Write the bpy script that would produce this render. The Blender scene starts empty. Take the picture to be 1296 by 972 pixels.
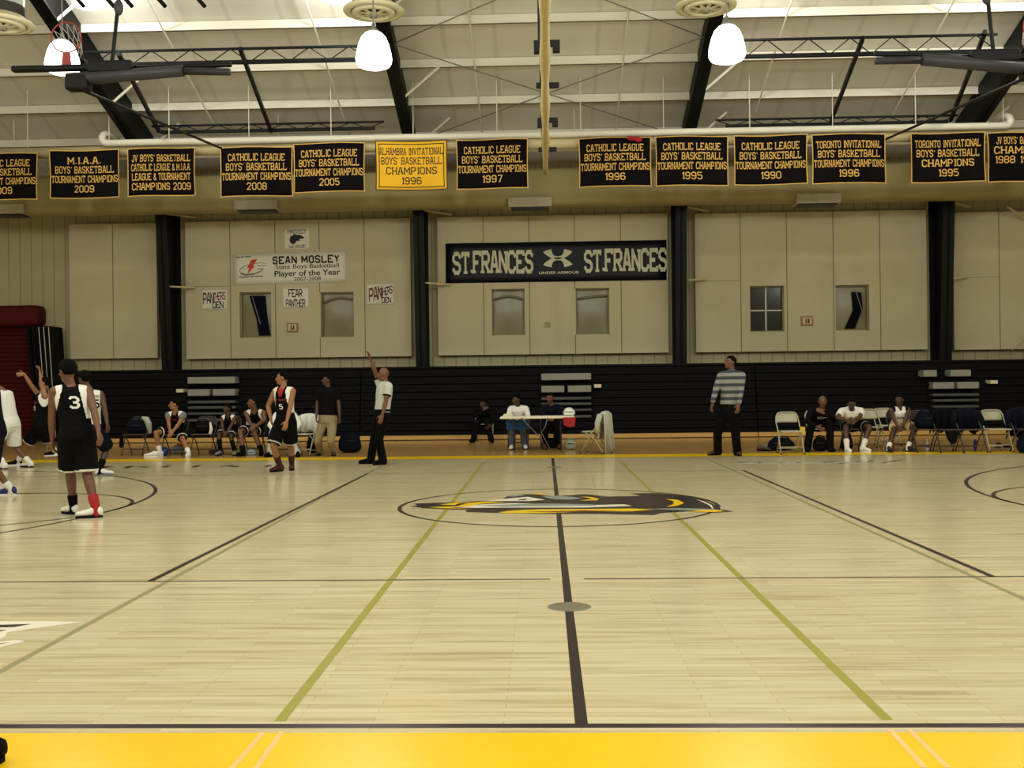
import bpy, bmesh, math, random
from mathutils import Vector as V, Matrix
from mathutils.bvhtree import BVHTree
random.seed(7)
sc = bpy.context.scene
COL = sc.collection
# ------------------------------------------------------------------ camera
F_PX = 1293.4
CAM = V((-0.1318, -4.1143, 1.3665))
YAW, PIT, ROL = -0.0321, 0.0023, -0.0116
FW = V((math.sin(YAW)*math.cos(PIT), math.cos(YAW)*math.cos(PIT), math.sin(PIT)))
_rt = V((math.cos(YAW), -math.sin(YAW), 0)); _up = _rt.cross(FW)
RT = _rt*math.cos(ROL)+_up*math.sin(ROL); UP = _up*math.cos(ROL)-_rt*math.sin(ROL)
cd = bpy.data.cameras.new('camera'); cam = bpy.data.objects.new('camera', cd); COL.objects.link(cam)
cd.sensor_width = 36; cd.lens = F_PX/1296*36; cd.clip_end = 200; cd.clip_start = .05
M = Matrix((RT, UP, -FW)).transposed().to_4x4(); M.translation = CAM
cam.matrix_world = M; sc.camera = cam
sc.view_settings.view_transform = 'Standard'; sc.view_settings.look = 'None'
sc.view_settings.gamma = 1; sc.view_settings.use_curve_mapping = False
sc.view_settings.exposure = 0.0
LAMP_W = 480.0          # watts of every high bay lamp
LAMP_COL = (.985, 1.0, .90)
GLOBE_E = 9.0
w = bpy.data.worlds.new('world'); sc.world = w; w.use_nodes = True
w.node_tree.nodes['Background'].inputs[0].default_value = (.02, .022, .03, 1)
w.node_tree.nodes['Background'].inputs[1].default_value = 1.0

def P(px, py, Y=None, Zp=0.0):
    """world point seen at pixel (px, py) on the vertical plane y = Y, or on the floor"""
    d = FW + RT*((px-648)/F_PX) + UP*((486-py)/F_PX)
    t = (Y-CAM.y)/d.y if Y is not None else (Zp-CAM.z)/d.z
    return CAM + d*t
# ------------------------------------------------------------------ materials
def s2l(v):
    v /= 255.0
    return v/12.92 if v <= .04045 else ((v+.055)/1.055)**2.4
def rgb(r, g, b): return (s2l(r), s2l(g), s2l(b), 1)
MATS = {}
def mat(name, col, rough=.6, metal=0, var=.12, scale=6, bump=0, spec=.5, coat=0, emis=None, es=0, stretch=None):
    if name in MATS: return MATS[name]
    m = bpy.data.materials.new(name); m.use_nodes = True; MATS[name] = m
    nt = m.node_tree; b = nt.nodes['Principled BSDF']
    b.inputs['Roughness'].default_value = rough; b.inputs['Metallic'].default_value = metal
    b.inputs['Specular IOR Level'].default_value = spec; b.inputs['Coat Weight'].default_value = coat
    tc = nt.nodes.new('ShaderNodeTexCoord'); n = nt.nodes.new('ShaderNodeTexNoise')
    n.inputs['Scale'].default_value = scale; n.inputs['Detail'].default_value = 3
    if stretch:
        mp = nt.nodes.new('ShaderNodeMapping'); mp.inputs['Scale'].default_value = stretch
        nt.links.new(tc.outputs['Object'], mp.inputs[0]); nt.links.new(mp.outputs[0], n.inputs['Vector'])
    else: nt.links.new(tc.outputs['Object'], n.inputs['Vector'])
    mx = nt.nodes.new('ShaderNodeMix'); mx.data_type = 'RGBA'
    mx.inputs['A'].default_value = tuple(c*(1-var) for c in col[:3])+(1,)
    mx.inputs['B'].default_value = tuple(min(1, c*(1+var)) for c in col[:3])+(1,)
    nt.links.new(n.outputs['Fac'], mx.inputs['Factor']); nt.links.new(mx.outputs['Result'], b.inputs['Base Color'])
    if bump:
        bp = nt.nodes.new('ShaderNodeBump'); bp.inputs['Strength'].default_value = bump; bp.inputs['Distance'].default_value = .02
        nt.links.new(n.outputs['Fac'], bp.inputs['Height']); nt.links.new(bp.outputs[0], b.inputs['Normal'])
    if emis:
        b.inputs['Emission Color'].default_value = emis; b.inputs['Emission Strength'].default_value = es
    return m
def glass_mat(name, col, transp, rough=.1):
    m = bpy.data.materials.new(name); m.use_nodes = True; nt = m.node_tree; MATS[name] = m
    b = nt.nodes['Principled BSDF']; b.inputs['Base Color'].default_value = col; b.inputs['Roughness'].default_value = rough
    t = nt.nodes.new('ShaderNodeBsdfTransparent'); x = nt.nodes.new('ShaderNodeMixShader'); x.inputs[0].default_value = transp
    nt.links.new(b.outputs[0], x.inputs[1]); nt.links.new(t.outputs[0], x.inputs[2])
    nt.links.new(x.outputs[0], nt.nodes['Material Output'].inputs[0]); return m
def floor_mat():
    m = bpy.data.materials.new('maple_floor'); m.use_nodes = True; nt = m.node_tree; L = nt.links.new; N = nt.nodes.new
    b = nt.nodes['Principled BSDF']
    tc = N('ShaderNodeTexCoord'); br = N('ShaderNodeTexBrick')
    br.offset = .37; br.inputs['Scale'].default_value = 1; br.inputs['Brick Width'].default_value = .85; br.inputs['Row Height'].default_value = .057
    br.inputs['Mortar Size'].default_value = .0012; br.inputs['Mortar Smooth'].default_value = .3; br.inputs['Bias'].default_value = 0
    br.inputs['Color1'].default_value = rgb(219, 207, 173); br.inputs['Color2'].default_value = rgb(207, 192, 155); br.inputs['Mortar'].default_value = rgb(172, 148, 104)
    L(tc.outputs['Object'], br.inputs['Vector'])
    mp = N('ShaderNodeMapping'); mp.inputs['Scale'].default_value = (1.1, 17.5, 1); L(tc.outputs['Object'], mp.inputs[0])
    no = N('ShaderNodeTexNoise'); no.inputs['Scale'].default_value = 1; no.inputs['Detail'].default_value = 4; L(mp.outputs[0], no.inputs['Vector'])
    rp = N('ShaderNodeValToRGB'); rp.color_ramp.elements[0].position = .3; rp.color_ramp.elements[0].color = (.66, .60, .50, 1)
    rp.color_ramp.elements[1].position = .5; rp.color_ramp.elements[1].color = (1, 1, 1, 1); L(no.outputs['Fac'], rp.inputs[0])
    mx = N('ShaderNodeMix'); mx.data_type = 'RGBA'; mx.blend_type = 'MULTIPLY'; mx.inputs['Factor'].default_value = .75
    L(br.outputs['Color'], mx.inputs['A']); L(rp.outputs['Color'], mx.inputs['B'])
    # amber stained apron beyond the far border band
    sx = N('ShaderNodeSeparateXYZ'); L(tc.outputs['Object'], sx.inputs[0])
    g = N('ShaderNodeMath'); g.operation = 'GREATER_THAN'; g.inputs[1].default_value = 16.05; L(sx.outputs['Y'], g.inputs[0])
    am = N('ShaderNodeMix'); am.data_type = 'RGBA'; am.blend_type = 'MULTIPLY'; am.inputs['B'].default_value = (.82, .58, .34, 1)
    L(g.outputs[0], am.inputs['Factor']); L(mx.outputs['Result'], am.inputs['A']); L(am.outputs['Result'], b.inputs['Base Color'])
    b.inputs['Roughness'].default_value = .17; b.inputs['Specular IOR Level'].default_value = .45
    n2 = N('ShaderNodeTexNoise'); n2.inputs['Scale'].default_value = 2.0; L(tc.outputs['Object'], n2.inputs['Vector'])
    bp = N('ShaderNodeBump'); bp.inputs['Strength'].default_value = .05; bp.inputs['Distance'].default_value = .01; L(n2.outputs['Fac'], bp.inputs['Height']); L(bp.outputs[0], b.inputs['Normal'])
    return m
def ribbed_mat(name, col, pitch, dark, axis='X'):
    m = bpy.data.materials.new(name); m.use_nodes = True; nt = m.node_tree; L = nt.links.new; N = nt.nodes.new
    b = nt.nodes['Principled BSDF']; b.inputs['Roughness'].default_value = .55
    tc = N('ShaderNodeTexCoord'); sx = N('ShaderNodeSeparateXYZ'); L(tc.outputs['Object'], sx.inputs[0])
    md = N('ShaderNodeMath'); md.operation = 'PINGPONG'; md.inputs[1].default_value = pitch/2; L(sx.outputs[axis], md.inputs[0])
    rp = N('ShaderNodeValToRGB'); e = rp.color_ramp.elements; dv = N('ShaderNodeMath'); dv.operation = 'DIVIDE'; dv.inputs[1].default_value = pitch/2
    L(md.outputs[0], dv.inputs[0]); L(dv.outputs[0], rp.inputs[0])
    e[0].position = .04; e[0].color = (dark, dark, dark, 1); e[1].position = .13; e[1].color = (1, 1, 1, 1)
    mx = N('ShaderNodeMix'); mx.data_type = 'RGBA'; mx.blend_type = 'MULTIPLY'; mx.inputs['Factor'].default_value = 1
    mx.inputs['A'].default_value = col; L(rp.outputs[0], mx.inputs['B']); L(mx.outputs['Result'], b.inputs['Base Color'])
    bp = N('ShaderNodeBump'); bp.inputs['Strength'].default_value = .6; bp.inputs['Distance'].default_value = .02; L(rp.outputs[0], bp.inputs['Height']); L(bp.outputs[0], b.inputs['Normal'])
    return m
def globe_mat():
    m = bpy.data.materials.new('prismatic_globe'); m.use_nodes = True; nt = m.node_tree
    e = nt.nodes.new('ShaderNodeEmission'); e.inputs[0].default_value = (1, .98, .92, 1); e.inputs[1].default_value = GLOBE_E
    t = nt.nodes.new('ShaderNodeBsdfTransparent'); x = nt.nodes.new('ShaderNodeMixShader'); x.inputs[0].default_value = .55
    nt.links.new(e.outputs[0], x.inputs[1]); nt.links.new(t.outputs[0], x.inputs[2]); nt.links.new(x.outputs[0], nt.nodes['Material Output'].inputs[0])
    return m
BLACK = mat('black_steel', rgb(9, 10, 14), .5, 0, .2, spec=.2)
DKGREY = mat('dark_grey_steel', rgb(38, 37, 42), .5, spec=.3)
GREYM = mat('grey_metal', rgb(122, 122, 118), .4, .3)
WHITEP = mat('white_paint', rgb(226, 222, 208), .5, var=.04)
CREAMP = mat('cream_paint', rgb(206, 192, 150), .55, var=.05)
YELLOWF = mat('yellow_floor_paint', rgb(246, 200, 4), .26, var=.05, scale=2)
BLKF = mat('black_floor_paint', rgb(38, 30, 34), .28, var=.1)
GREENF = mat('olive_floor_paint', rgb(158, 150, 60), .3, var=.05)
SAGEF = mat('sage_floor_paint', rgb(150, 144, 104), .3, var=.05)
WHITEF = mat('white_floor_paint', rgb(236, 228, 210), .3, var=.03)
GREYF = mat('grey_floor_paint', rgb(140, 150, 146), .3, var=.05)
PINKF = mat('worn_tape', rgb(232, 190, 120), .5, var=.15, scale=30)
REDF = mat('maroon_floor_paint', rgb(110, 40, 20), .3)
GOLD = mat('gold_print', rgb(222, 178, 90), .7, var=.05)
GOLDB = mat('gold_cloth', rgb(240, 184, 20), .75, var=.08, scale=3)
BANNERK = mat('black_banner_cloth', rgb(13, 10, 13), .85, spec=.1, var=.3, scale=3)
INK = mat('black_ink', rgb(28, 22, 24), .7)
SKIN_D = mat('skin_dark', rgb(72, 45, 33), .5, var=.06, scale=12)
SKIN_M = mat('skin_brown', rgb(104, 68, 47), .5, var=.06, scale=12)
SKIN_L = mat('skin_tan', rgb(146, 100, 69), .5, var=.06, scale=12)
HAIR = mat('black_hair', rgb(9, 7, 7), .9, spec=.1, var=.3, scale=60, bump=.5)
EYE_W = mat('eye_white', rgb(150, 138, 124), .4); 
CL = dict(
 black=mat('black_cloth', rgb(10, 9, 12), .85, spec=.1, var=.25, scale=9), white=mat('white_cloth', rgb(226, 226, 222), .8, var=.06, scale=9),
 navy=mat('navy_cloth', rgb(12, 14, 28), .85, spec=.1, var=.2, scale=9), red=mat('red_cloth', rgb(160, 16, 30), .8, var=.1), maroon=mat('maroon_cloth', rgb(62, 12, 18), .8, var=.15),
 grey=mat('grey_cloth', rgb(112, 116, 116), .85, var=.1), ltgrey=mat('light_grey_cloth', rgb(176, 178, 172), .85, var=.1), khaki=mat('khaki_cloth', rgb(140, 130, 98), .85, var=.1),
 refgrey=mat('pale_grey_knit', rgb(190, 192, 184), .85, var=.05), blue=mat('blue_cloth', rgb(30, 84, 160), .8, var=.1), denim=mat('grey_blue_denim', rgb(74, 82, 96), .85, var=.12),
 gold=mat('pale_gold_cloth', rgb(206, 170, 104), .8, var=.08), sgrey=mat('stripe_grey', rgb(138, 138, 134), .85, var=.06), sblue=mat('stripe_blue_grey', rgb(56, 61, 72), .85, var=.08),
 brown=mat('brown_leather', rgb(70, 42, 26), .5), dkjean=mat('dark_maroon_denim', rgb(34, 20, 24), .85), blueshoe=mat('blue_shoe', rgb(28, 34, 110), .6))
CHAIR_M = mat('beige_chair_enamel', rgb(176, 172, 152), .32, .1, var=.04)
CHAIR_D = mat('brown_chair_enamel', rgb(58, 48, 42), .35, .1, var=.06)
# ------------------------------------------------------------------ mesh helper
LOC = {}
class MB:
    def __init__(s): s.v = []; s.f = []; s.m = []; s.cur = 0
    def add(s, vs, fs):
        o = len(s.v); s.v += [V(x) for x in vs]; s.f += [[i+o for i in f] for f in fs]; s.m += [s.cur]*len(fs)
    def box(s, x0, x1, y0, y1, z0, z1):
        s.add([(x, y, z) for z in (z0, z1) for y in (y0, y1) for x in (x0, x1)],
              [(0, 2, 3, 1), (4, 5, 7, 6), (0, 1, 5, 4), (2, 6, 7, 3), (0, 4, 6, 2), (1, 3, 7, 5)]); return s
    def rbox(s, x0, x1, y0, y1, z0, z1, r=.02, n=3):
        """box with rounded vertical-section corners (profile in y,z swept along x) and chamfered ends"""
        r = min(r, (y1-y0)/2.01, (z1-z0)/2.01, (x1-x0)/2.01); pr = []
        for cy, cz, a0 in ((y1-r, z1-r, 0), (y0+r, z1-r, 90), (y0+r, z0+r, 180), (y1-r, z0+r, 270)):
            for k in range(n+1):
                a = math.radians(a0+90*k/n); pr.append((cy+r*math.cos(a), cz+r*math.sin(a)))
        cy, cz = (y0+y1)/2, (z0+z1)/2; hy, hz = (y1-y0)/2, (z1-z0)/2; rings = []
        for x, q in ((x0, r*.6), (x0+r*.4, r*.15), (x0+r, 0), (x1-r, 0), (x1-r*.4, r*.15), (x1, r*.6)):
            rings.append([V((x, cy+(y-cy)*(1-q/hy), cz+(z-cz)*(1-q/hz))) for y, z in pr])
        s.loft(rings); return s
    def obox(s, a, b, w, h, up=V((0, 0, 1))):
        a, b = V(a), V(b); d = (b-a).normalized(); u = up
        if abs(d.dot(u)) > .98: u = V((0, 1, 0))
        sd = d.cross(u).normalized(); u = sd.cross(d)
        vs = [p+sd*i*w/2+u*j*h/2 for p in (a, b) for j in (-1, 1) for i in (-1, 1)]
        s.add(vs, [(0, 1, 3, 2), (4, 6, 7, 5), (0, 4, 5, 1), (2, 3, 7, 6), (0, 2, 6, 4), (1, 5, 7, 3)]); return s
    def loft(s, rings, cap=True):
        n = len(rings[0]); vs = [p for r in rings for p in r]; fs = []
        for k in range(len(rings)-1):
            for i in range(n):
                fs.append((k*n+i, k*n+(i+1) % n, (k+1)*n+(i+1) % n, (k+1)*n+i))
        if cap:
            fs.append(tuple(range(n-1, -1, -1))); fs.append(tuple((len(rings)-1)*n+i for i in range(n)))
        s.add(vs, fs)
    def tube(s, pts, r, n=10, lat=None, round_=False):
        """pts polyline; r float or list of floats / (a lateral, b depth)"""
        pts = [V(p) for p in pts]; R = r if isinstance(r, (list, tuple)) and len(r) == len(pts) else [r]*len(pts)
        R = [x if isinstance(x, (tuple, list)) else (x, x) for x in R]
        T = [(pts[min(i+1, len(pts)-1)]-pts[max(i-1, 0)]).normalized() for i in range(len(pts))]
        if round_:
            q = [(pts[0]-T[0]*max(R[0])*.75, (R[0][0]*.45, R[0][1]*.45), T[0]), (pts[0]-T[0]*max(R[0])*.4, (R[0][0]*.85, R[0][1]*.85), T[0])]
            q += list(zip(pts, R, T)); e = -1
            q += [(pts[e]+T[e]*max(R[e])*.4, (R[e][0]*.85, R[e][1]*.85), T[e]), (pts[e]+T[e]*max(R[e])*.75, (R[e][0]*.45, R[e][1]*.45), T[e])]
        else: q = list(zip(pts, R, T))
        ref = V(lat) if lat is not None else None; rings = []
        for p, (a, b), t in q:
            if ref is None:
                ref = t.cross(V((0, 0, 1))) if abs(t.z) < .9 else t.cross(V((0, 1, 0)))
            u = (ref-t*ref.dot(t)).normalized(); wv = t.cross(u)
            if lat is None: ref = u
            rings.append([p+u*a*math.cos(2*math.pi*i/n)+wv*b*math.sin(2*math.pi*i/n) for i in range(n)])
        s.loft(rings); return s
    def ell(s, c, r, R=None, n=14, m=9):
        c = V(c); rings = []
        for k in range(m):
            a = math.pi*(k+.25)/(m-.5); z = -math.cos(a); q = math.sin(a)
            ring = []
            for i in range(n):
                t = 2*math.pi*i/n; p = V((r[0]*q*math.cos(t), r[1]*q*math.sin(t), r[2]*z)); ring.append(c+(R@p if R else p))
            rings.append(ring)
        s.loft(rings); return s
    def lathe(s, c, prof, n=28, cap=False):
        c = V(c); s.loft([[c+V((r*math.cos(2*math.pi*i/n), r*math.sin(2*math.pi*i/n), z)) for i in range(n)] for r, z in prof], cap); return s
    def poly(s, pts): s.add(pts, [tuple(range(len(pts)))]); return s
    def prism(s, pts, off):
        pts = [V(p) for p in pts]; off = V(off); n = len(pts)
        s.add(pts+[p+off for p in pts], [tuple(range(n-1, -1, -1)), tuple(range(n, 2*n))]+[(i, (i+1) % n, n+(i+1) % n, n+i) for i in range(n)]); return s
    def build(s, name, mats, parent=None, label=None, smooth=False, kind=None):
        me = bpy.data.meshes.new(name); L = LOC.get(parent, V((0, 0, 0))) if parent else V((0, 0, 0))
        me.from_pydata([p-L for p in s.v], [], s.f)
        ms = mats if isinstance(mats, list) else [mats]
        for m in ms: me.materials.append(m)
        if len(ms) > 1:
            for p, i in zip(me.polygons, s.m): p.material_index = i
        bm = bmesh.new(); bm.from_mesh(me); bmesh.ops.recalc_face_normals(bm, faces=bm.faces); bm.to_mesh(me); bm.free()
        return link(me, name, parent, label, smooth, kind)
def link(me, name, parent=None, label=None, smooth=False, kind=None):
    if smooth:
        for p in me.polygons: p.use_smooth = True
    o = bpy.data.objects.new(name, me); COL.objects.link(o)
    if parent: o.parent = parent; LOC[o] = LOC.get(parent, V((0, 0, 0)))
    else: LOC[o] = V((0, 0, 0))
    if label: o['label'] = label
    if kind: o['kind'] = kind
    return o
def tag(o, label, cat, group=None):
    o['label'] = label; o['category'] = cat
    if group: o['group'] = group
    return o
def thing(name, loc, label, cat, group=None, rz=0):
    o = bpy.data.objects.new(name, None); COL.objects.link(o); o.location = loc; o.rotation_euler = (0, 0, rz); o.empty_display_size = .2
    LOC[o] = V(loc); return tag(o, label, cat, group)
def struct(o): o['kind'] = 'structure'; return o
def dup(root, loc, rz=0, label=None):
    r = root.copy(); COL.objects.link(r); r.location = loc; r.rotation_euler = (0, 0, rz); LOC[r] = V(loc)
    if label: r['label'] = label
    for ch in list(root.children):
        c = ch.copy(); COL.objects.link(c); c.parent = r
        for g in ch.children:
            d = g.copy(); COL.objects.link(d); d.parent = c
    return r
# ------------------------------------------------------------------ lettering
G = {'A': ['0,0 1.5,6 2.5,6 4,0', '.8,2 3.2,2'], 'B': ['0,0 0,6 3,6 4,5 4,4 3,3 0,3', '3,3 4,2 4,1 3,0 0,0'], 'C': ['4,4.4 4,5 3,6 1,6 0,5 0,1 1,0 3,0 4,1 4,1.6'],
 'D': ['0,0 0,6 3,6 4,5 4,1 3,0 0,0'], 'E': ['4,4.9 4,6 0,6 0,0 4,0 4,1.1', '0,3 2.8,3'], 'F': ['4,4.9 4,6 0,6 0,0', '0,3 2.8,3'], 'G': ['4,4.4 4,5 3,6 1,6 0,5 0,1 1,0 3,0 4,1 4,2.7 2.3,2.7'],
 'H': ['0,0 0,6', '4,0 4,6', '0,3 4,3'], 'I': ['1,0 1,6'], 'J': ['3,6 3,1 2.2,0 .9,0 0,1 0,2'], 'K': ['0,0 0,6', '4,6 0,2.4', '1.3,3.5 4,0'], 'L': ['0,6 0,0 4,0 4,1.3'],
 'M': ['0,0 0,6 2.5,2 5,6 5,0'], 'N': ['0,0 0,6 4,0 4,6'], 'O': ['1,0 0,1 0,5 1,6 3,6 4,5 4,1 3,0 1,0'], 'P': ['0,0 0,6 3,6 4,5 4,3.7 3,2.7 0,2.7'],
 'Q': ['1,0 0,1 0,5 1,6 3,6 4,5 4,1 3,0 1,0', '2.4,1.8 4.2,-.4'], 'R': ['0,0 0,6 3,6 4,5 4,3.7 3,2.8 0,2.8', '1.8,2.8 4,0'],
 'S': ['4,4.5 4,5 3,6 1,6 0,5 0,4 1,3.2 3,2.8 4,2 4,1 3,0 1,0 0,1 0,1.5'], 'T': ['0,4.9 0,6 4,6 4,4.9', '2,6 2,0'], 'U': ['0,6 0,1 1,0 3,0 4,1 4,6'], 'V': ['0,6 2,0 4,6'],
 'W': ['0,6 1.2,0 2.5,4.5 3.8,0 5,6'], 'X': ['0,0 4,6', '0,6 4,0'], 'Y': ['0,6 2,3 4,6', '2,3 2,0'], 'Z': ['0,4.9 0,6 4,6 0,0 4,0 4,1.1'],
 '0': ['1,0 0,1 0,5 1,6 3,6 4,5 4,1 3,0 1,0'], '1': ['.2,4.8 1.5,6 1.5,0'], '2': ['0,4.5 0,5 1,6 3,6 4,5 4,4 0,0 4,0'], '3': ['0,5 1,6 3,6 4,5 4,4 3,3 1.5,3', '3,3 4,2 4,1 3,0 1,0 0,1'],
 '4': ['3,0 3,6 0,2 4,2'], '5': ['4,6 0,6 0,3.5 3,3.5 4,2.6 4,1 3,0 1,0 0,1'], '6': ['4,5 3,6 1,6 0,5 0,1 1,0 3,0 4,1 4,2.4 3,3.3 0,3.3'], '7': ['0,6 4,6 1.6,0'],
 '8': ['1,3.1 0,4 0,5 1,6 3,6 4,5 4,4 3,3.1 1,3.1 0,2.2 0,1 1,0 3,0 4,1 4,2.2 3,3.1'], '9': ['0,1 1,0 3,0 4,1 4,5 3,6 1,6 0,5 0,3.6 1,2.7 4,2.7'],
 '.': ['.3,0 .3,.9'], "'": ['.4,6 .4,4.6'], '&': ['4,0 .8,4.6 .8,5.4 1.5,6 2.3,6 3,5.2 3,4.6 0,2 0,.8 1,0 2.4,0 4,2.2'], '-': ['0,3 2,3']}
def glyphs(text, t=.95, serif=True, gap=1.9):
    """varsity lettering: list of 2-D quads, total width, on a 6-unit cap height"""
    qs = []; x = 0
    for ch in text:
        if ch == ' ': x += 3.4; continue
        mx = 0
        for pl in G[ch]:
            p = [tuple(float(a) for a in q.split(',')) for q in pl.split()]; mx = max(mx, max(a for a, b in p))
            for k in range(len(p)-1):
                (ax, ay), (bx, by) = p[k], p[k+1]; L = math.hypot(bx-ax, by-ay) or 1; dx, dy = (bx-ax)/L, (by-ay)/L
                e0 = t*.36 if k > 0 else (t*.0); e1 = t*.36 if k < len(p)-2 else 0
                ax2, ay2, bx2, by2 = ax-dx*e0, ay-dy*e0, bx+dx*e1, by+dy*e1; nx, ny = -dy*t/2, dx*t/2
                n = max(1, int(L/1.6))
                for j in range(n):
                    u0, u1 = j/n, (j+1)/n
                    a = (x+ax2+(bx2-ax2)*u0, ay2+(by2-ay2)*u0); b = (x+ax2+(bx2-ax2)*u1, ay2+(by2-ay2)*u1)
                    qs.append([(a[0]-nx, a[1]-ny), (b[0]-nx, b[1]-ny), (b[0]+nx, b[1]+ny), (a[0]+nx, a[1]+ny)])
            if serif:
                for (ax, ay), (bx, by) in ((p[0], p[1]), (p[-1], p[-2])):
                    if abs(bx-ax) < .9*abs(by-ay) and (abs(ay) < .01 or abs(ay-6) < .01) and abs(by-ay) > 2:
                        y0 = ay-.35 if ay < 1 else ay-.45
                        qs.append([(x+ax-t*.95, y0), (x+ax+t*.95, y0), (x+ax+t*.95, y0+.8), (x+ax-t*.95, y0+.8)])
        x += mx+gap
    return qs, x-gap
def letter_mesh(text, cx, z0, width, height, fn, t=.95, serif=True, mb=None, gap=1.9):
    qs, W = glyphs(text, t, serif, gap); sx, sz = width/W, height/6; mb = mb or MB()
    for q in qs: mb.poly([fn(cx-width/2+a*sx, z0+b*sz) for a, b in q])
    return mb
def font_mesh(text, cx, z0, width, height, fn, bold=0, mb=None, shear=0):
    cu = bpy.data.curves.new('t', 'FONT'); cu.body = text; cu.offset = bold; cu.shear = shear; cu.resolution_u = 3
    o = bpy.data.objects.new('t', cu); COL.objects.link(o); dg = bpy.context.evaluated_depsgraph_get()
    me = bpy.data.meshes.new_from_object(o.evaluated_get(dg)); bpy.data.objects.remove(o); bpy.data.curves.remove(cu)
    xs = [v.co.x for v in me.vertices]; x0, x1 = min(xs), max(xs); mb = mb or MB()
    vs = [fn(cx-width/2+(v.co.x-x0)/(x1-x0)*width, z0+v.co.y/.73*height) for v in me.vertices]
    mb.add(vs, [tuple(p.vertices) for p in me.polygons]); bpy.data.meshes.remove(me); return mb
# ================================================================== SETTING
WALL_Y = 24.8; PANEL_Y = 24.55; XW = 18.6; NEAR_Y = -9.6; RIDGE_Y = 7.6
def roof_z(y): return 16.52-.358*y if y >= RIDGE_Y else 16.52-.358*(2*RIDGE_Y-y)
EAVE = roof_z(WALL_Y); PEAK = roof_z(RIDGE_Y)
floor = struct(MB().box(-XW-.3, XW+.3, NEAR_Y-.3, WALL_Y+.3, -.15, 0).build('floor', floor_mat()))
WALLM = ribbed_mat('ribbed_wall_sheet', rgb(176, 168, 132), .33, .62)
struct(MB().box(-XW, XW, WALL_Y, WALL_Y+.25, 0, EAVE).build('wall_far', WALLM))
struct(MB().box(-XW, XW, NEAR_Y-.25, NEAR_Y, 0, EAVE).build('wall_near', WALLM))
WALLS = ribbed_mat('ribbed_end_wall_sheet', rgb(176, 168, 132), .33, .62, 'Y')
for sgn, nm in ((-1, 'wall_left'), (1, 'wall_right')):
    struct(MB().prism([(sgn*XW, NEAR_Y-.25, 0), (sgn*XW, WALL_Y+.25, 0), (sgn*XW, WALL_Y+.25, EAVE), (sgn*XW, RIDGE_Y, PEAK), (sgn*XW, NEAR_Y-.25, EAVE)], (sgn*.25, 0, 0)).build(nm, WALLS))
CEILM = ribbed_mat('white_roof_lining', rgb(214, 212, 202), 1.2, .88)
mb = MB()
mb.prism([(-XW, RIDGE_Y, PEAK), (-XW, WALL_Y+.25, roof_z(WALL_Y+.25)), (-XW, WALL_Y+.25, roof_z(WALL_Y+.25)+.15), (-XW, RIDGE_Y, PEAK+.15)], (2*XW, 0, 0))
mb.prism([(-XW, RIDGE_Y, PEAK), (-XW, NEAR_Y-.25, EAVE-.09), (-XW, NEAR_Y-.25, EAVE+.1), (-XW, RIDGE_Y, PEAK+.15)], (2*XW, 0, 0))
struct(mb.build('ceiling', CEILM))
# ---- court markings: parts of the floor
def fl(px, py): p = P(px, py); return p
FZ = [.0008]
def fpoly(name, pts, m, z=None, label=None):
    """flat marking painted on the floor; pts are floor x, y"""
    mb = MB()
    for pl in (pts if isinstance(pts[0][0], (tuple, list, V)) else [pts]): mb.poly([(p[0], p[1], z or FZ[0]) for p in pl])
    return mb.build(name, m, floor, label)
def fline(name, x0, y0, x1, y1, wd, m, z=.001):
    d = V((x1-x0, y1-y0)); n = V((-d.y, d.x)).normalized()*wd/2
    return fpoly(name, [(x0-n.x, y0-n.y), (x1-n.x, y1-n.y), (x1+n.x, y1+n.y), (x0+n.x, y0+n.y)], m, z)
def farc(name, cx, cy, r, wd, m, a0=0, a1=360, z=.001, n=72):
    mb = MB()
    for k in range(n):
        a, b = (math.radians(a0+(a1-a0)*(k+i)/n) for i in (0, 1))
        mb.poly([(cx+q*math.cos(t), cy+q*math.sin(t), z) for q, t in ((r-wd, a), (r, a), (r, b), (r-wd, b))])
    return mb.build(name, m, floor)
HC = 12.67
fpoly('border_band', [(-16, -.085), (-16, -.95), (16, -.95), (16, -.085)], YELLOWF, .001, 'yellow painted border band along the near sideline')
fpoly('border_band', [(-16, 15.27), (16, 15.27), (16, 16.05), (-16, 16.05)], YELLOWF, .001, 'yellow painted border band along the far sideline')
fline('sideline', -HC, 0, HC, 0, .05, BLKF); fline('sideline', -HC, 15.24, HC, 15.24, .03, BLKF)
fline('half_court_line', 0, 0, 0, 15.22, .052, BLKF, .0012)
for s in (-1, 1):
    fline('attack_line', s*2.975, 3.12, s*2.975, 12.12, .05, BLKF)
    fline('baseline', s*HC, 0, s*HC, 15.24, .05, BLKF)
    farc('free_throw_circle', s*6.89, 7.62, 1.83, .05, BLKF)
    farc('three_point_arc', s*11.09, 7.62, 6.02, .05, BLKF, *((-80, 80) if s < 0 else (100, 260)))
    fline('lane_line', s*6.89, 5.79, s*HC, 5.79, .05, BLKF); fline('lane_line', s*6.89, 9.45, s*HC, 9.45, .05, BLKF)
    a, b = (P(354, 913), P(613, 584)) if s < 0 else (P(1123, 911), P(785.5, 584))
    fline('cross_court_line', a.x, a.y, b.x, b.y, .047, GREENF, .0009)
    a, b = (P(0, 850), P(497, 582)) if s < 0 else (P(1296, 758), P(892, 579.5))
    k = a+(a-b)*.14
    fline('practice_line', k.x, k.y, b.x, b.y, .043, SAGEF, .0007)
for x0, x1 in ((-9, -.11), (.13, 9)):
    fline('volleyball_sideline', x0, 3.12, x1, 3.12, .028, BLKF); fline('volleyball_sideline', x0, 12.12, x1, 12.12, .028, BLKF)
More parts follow.
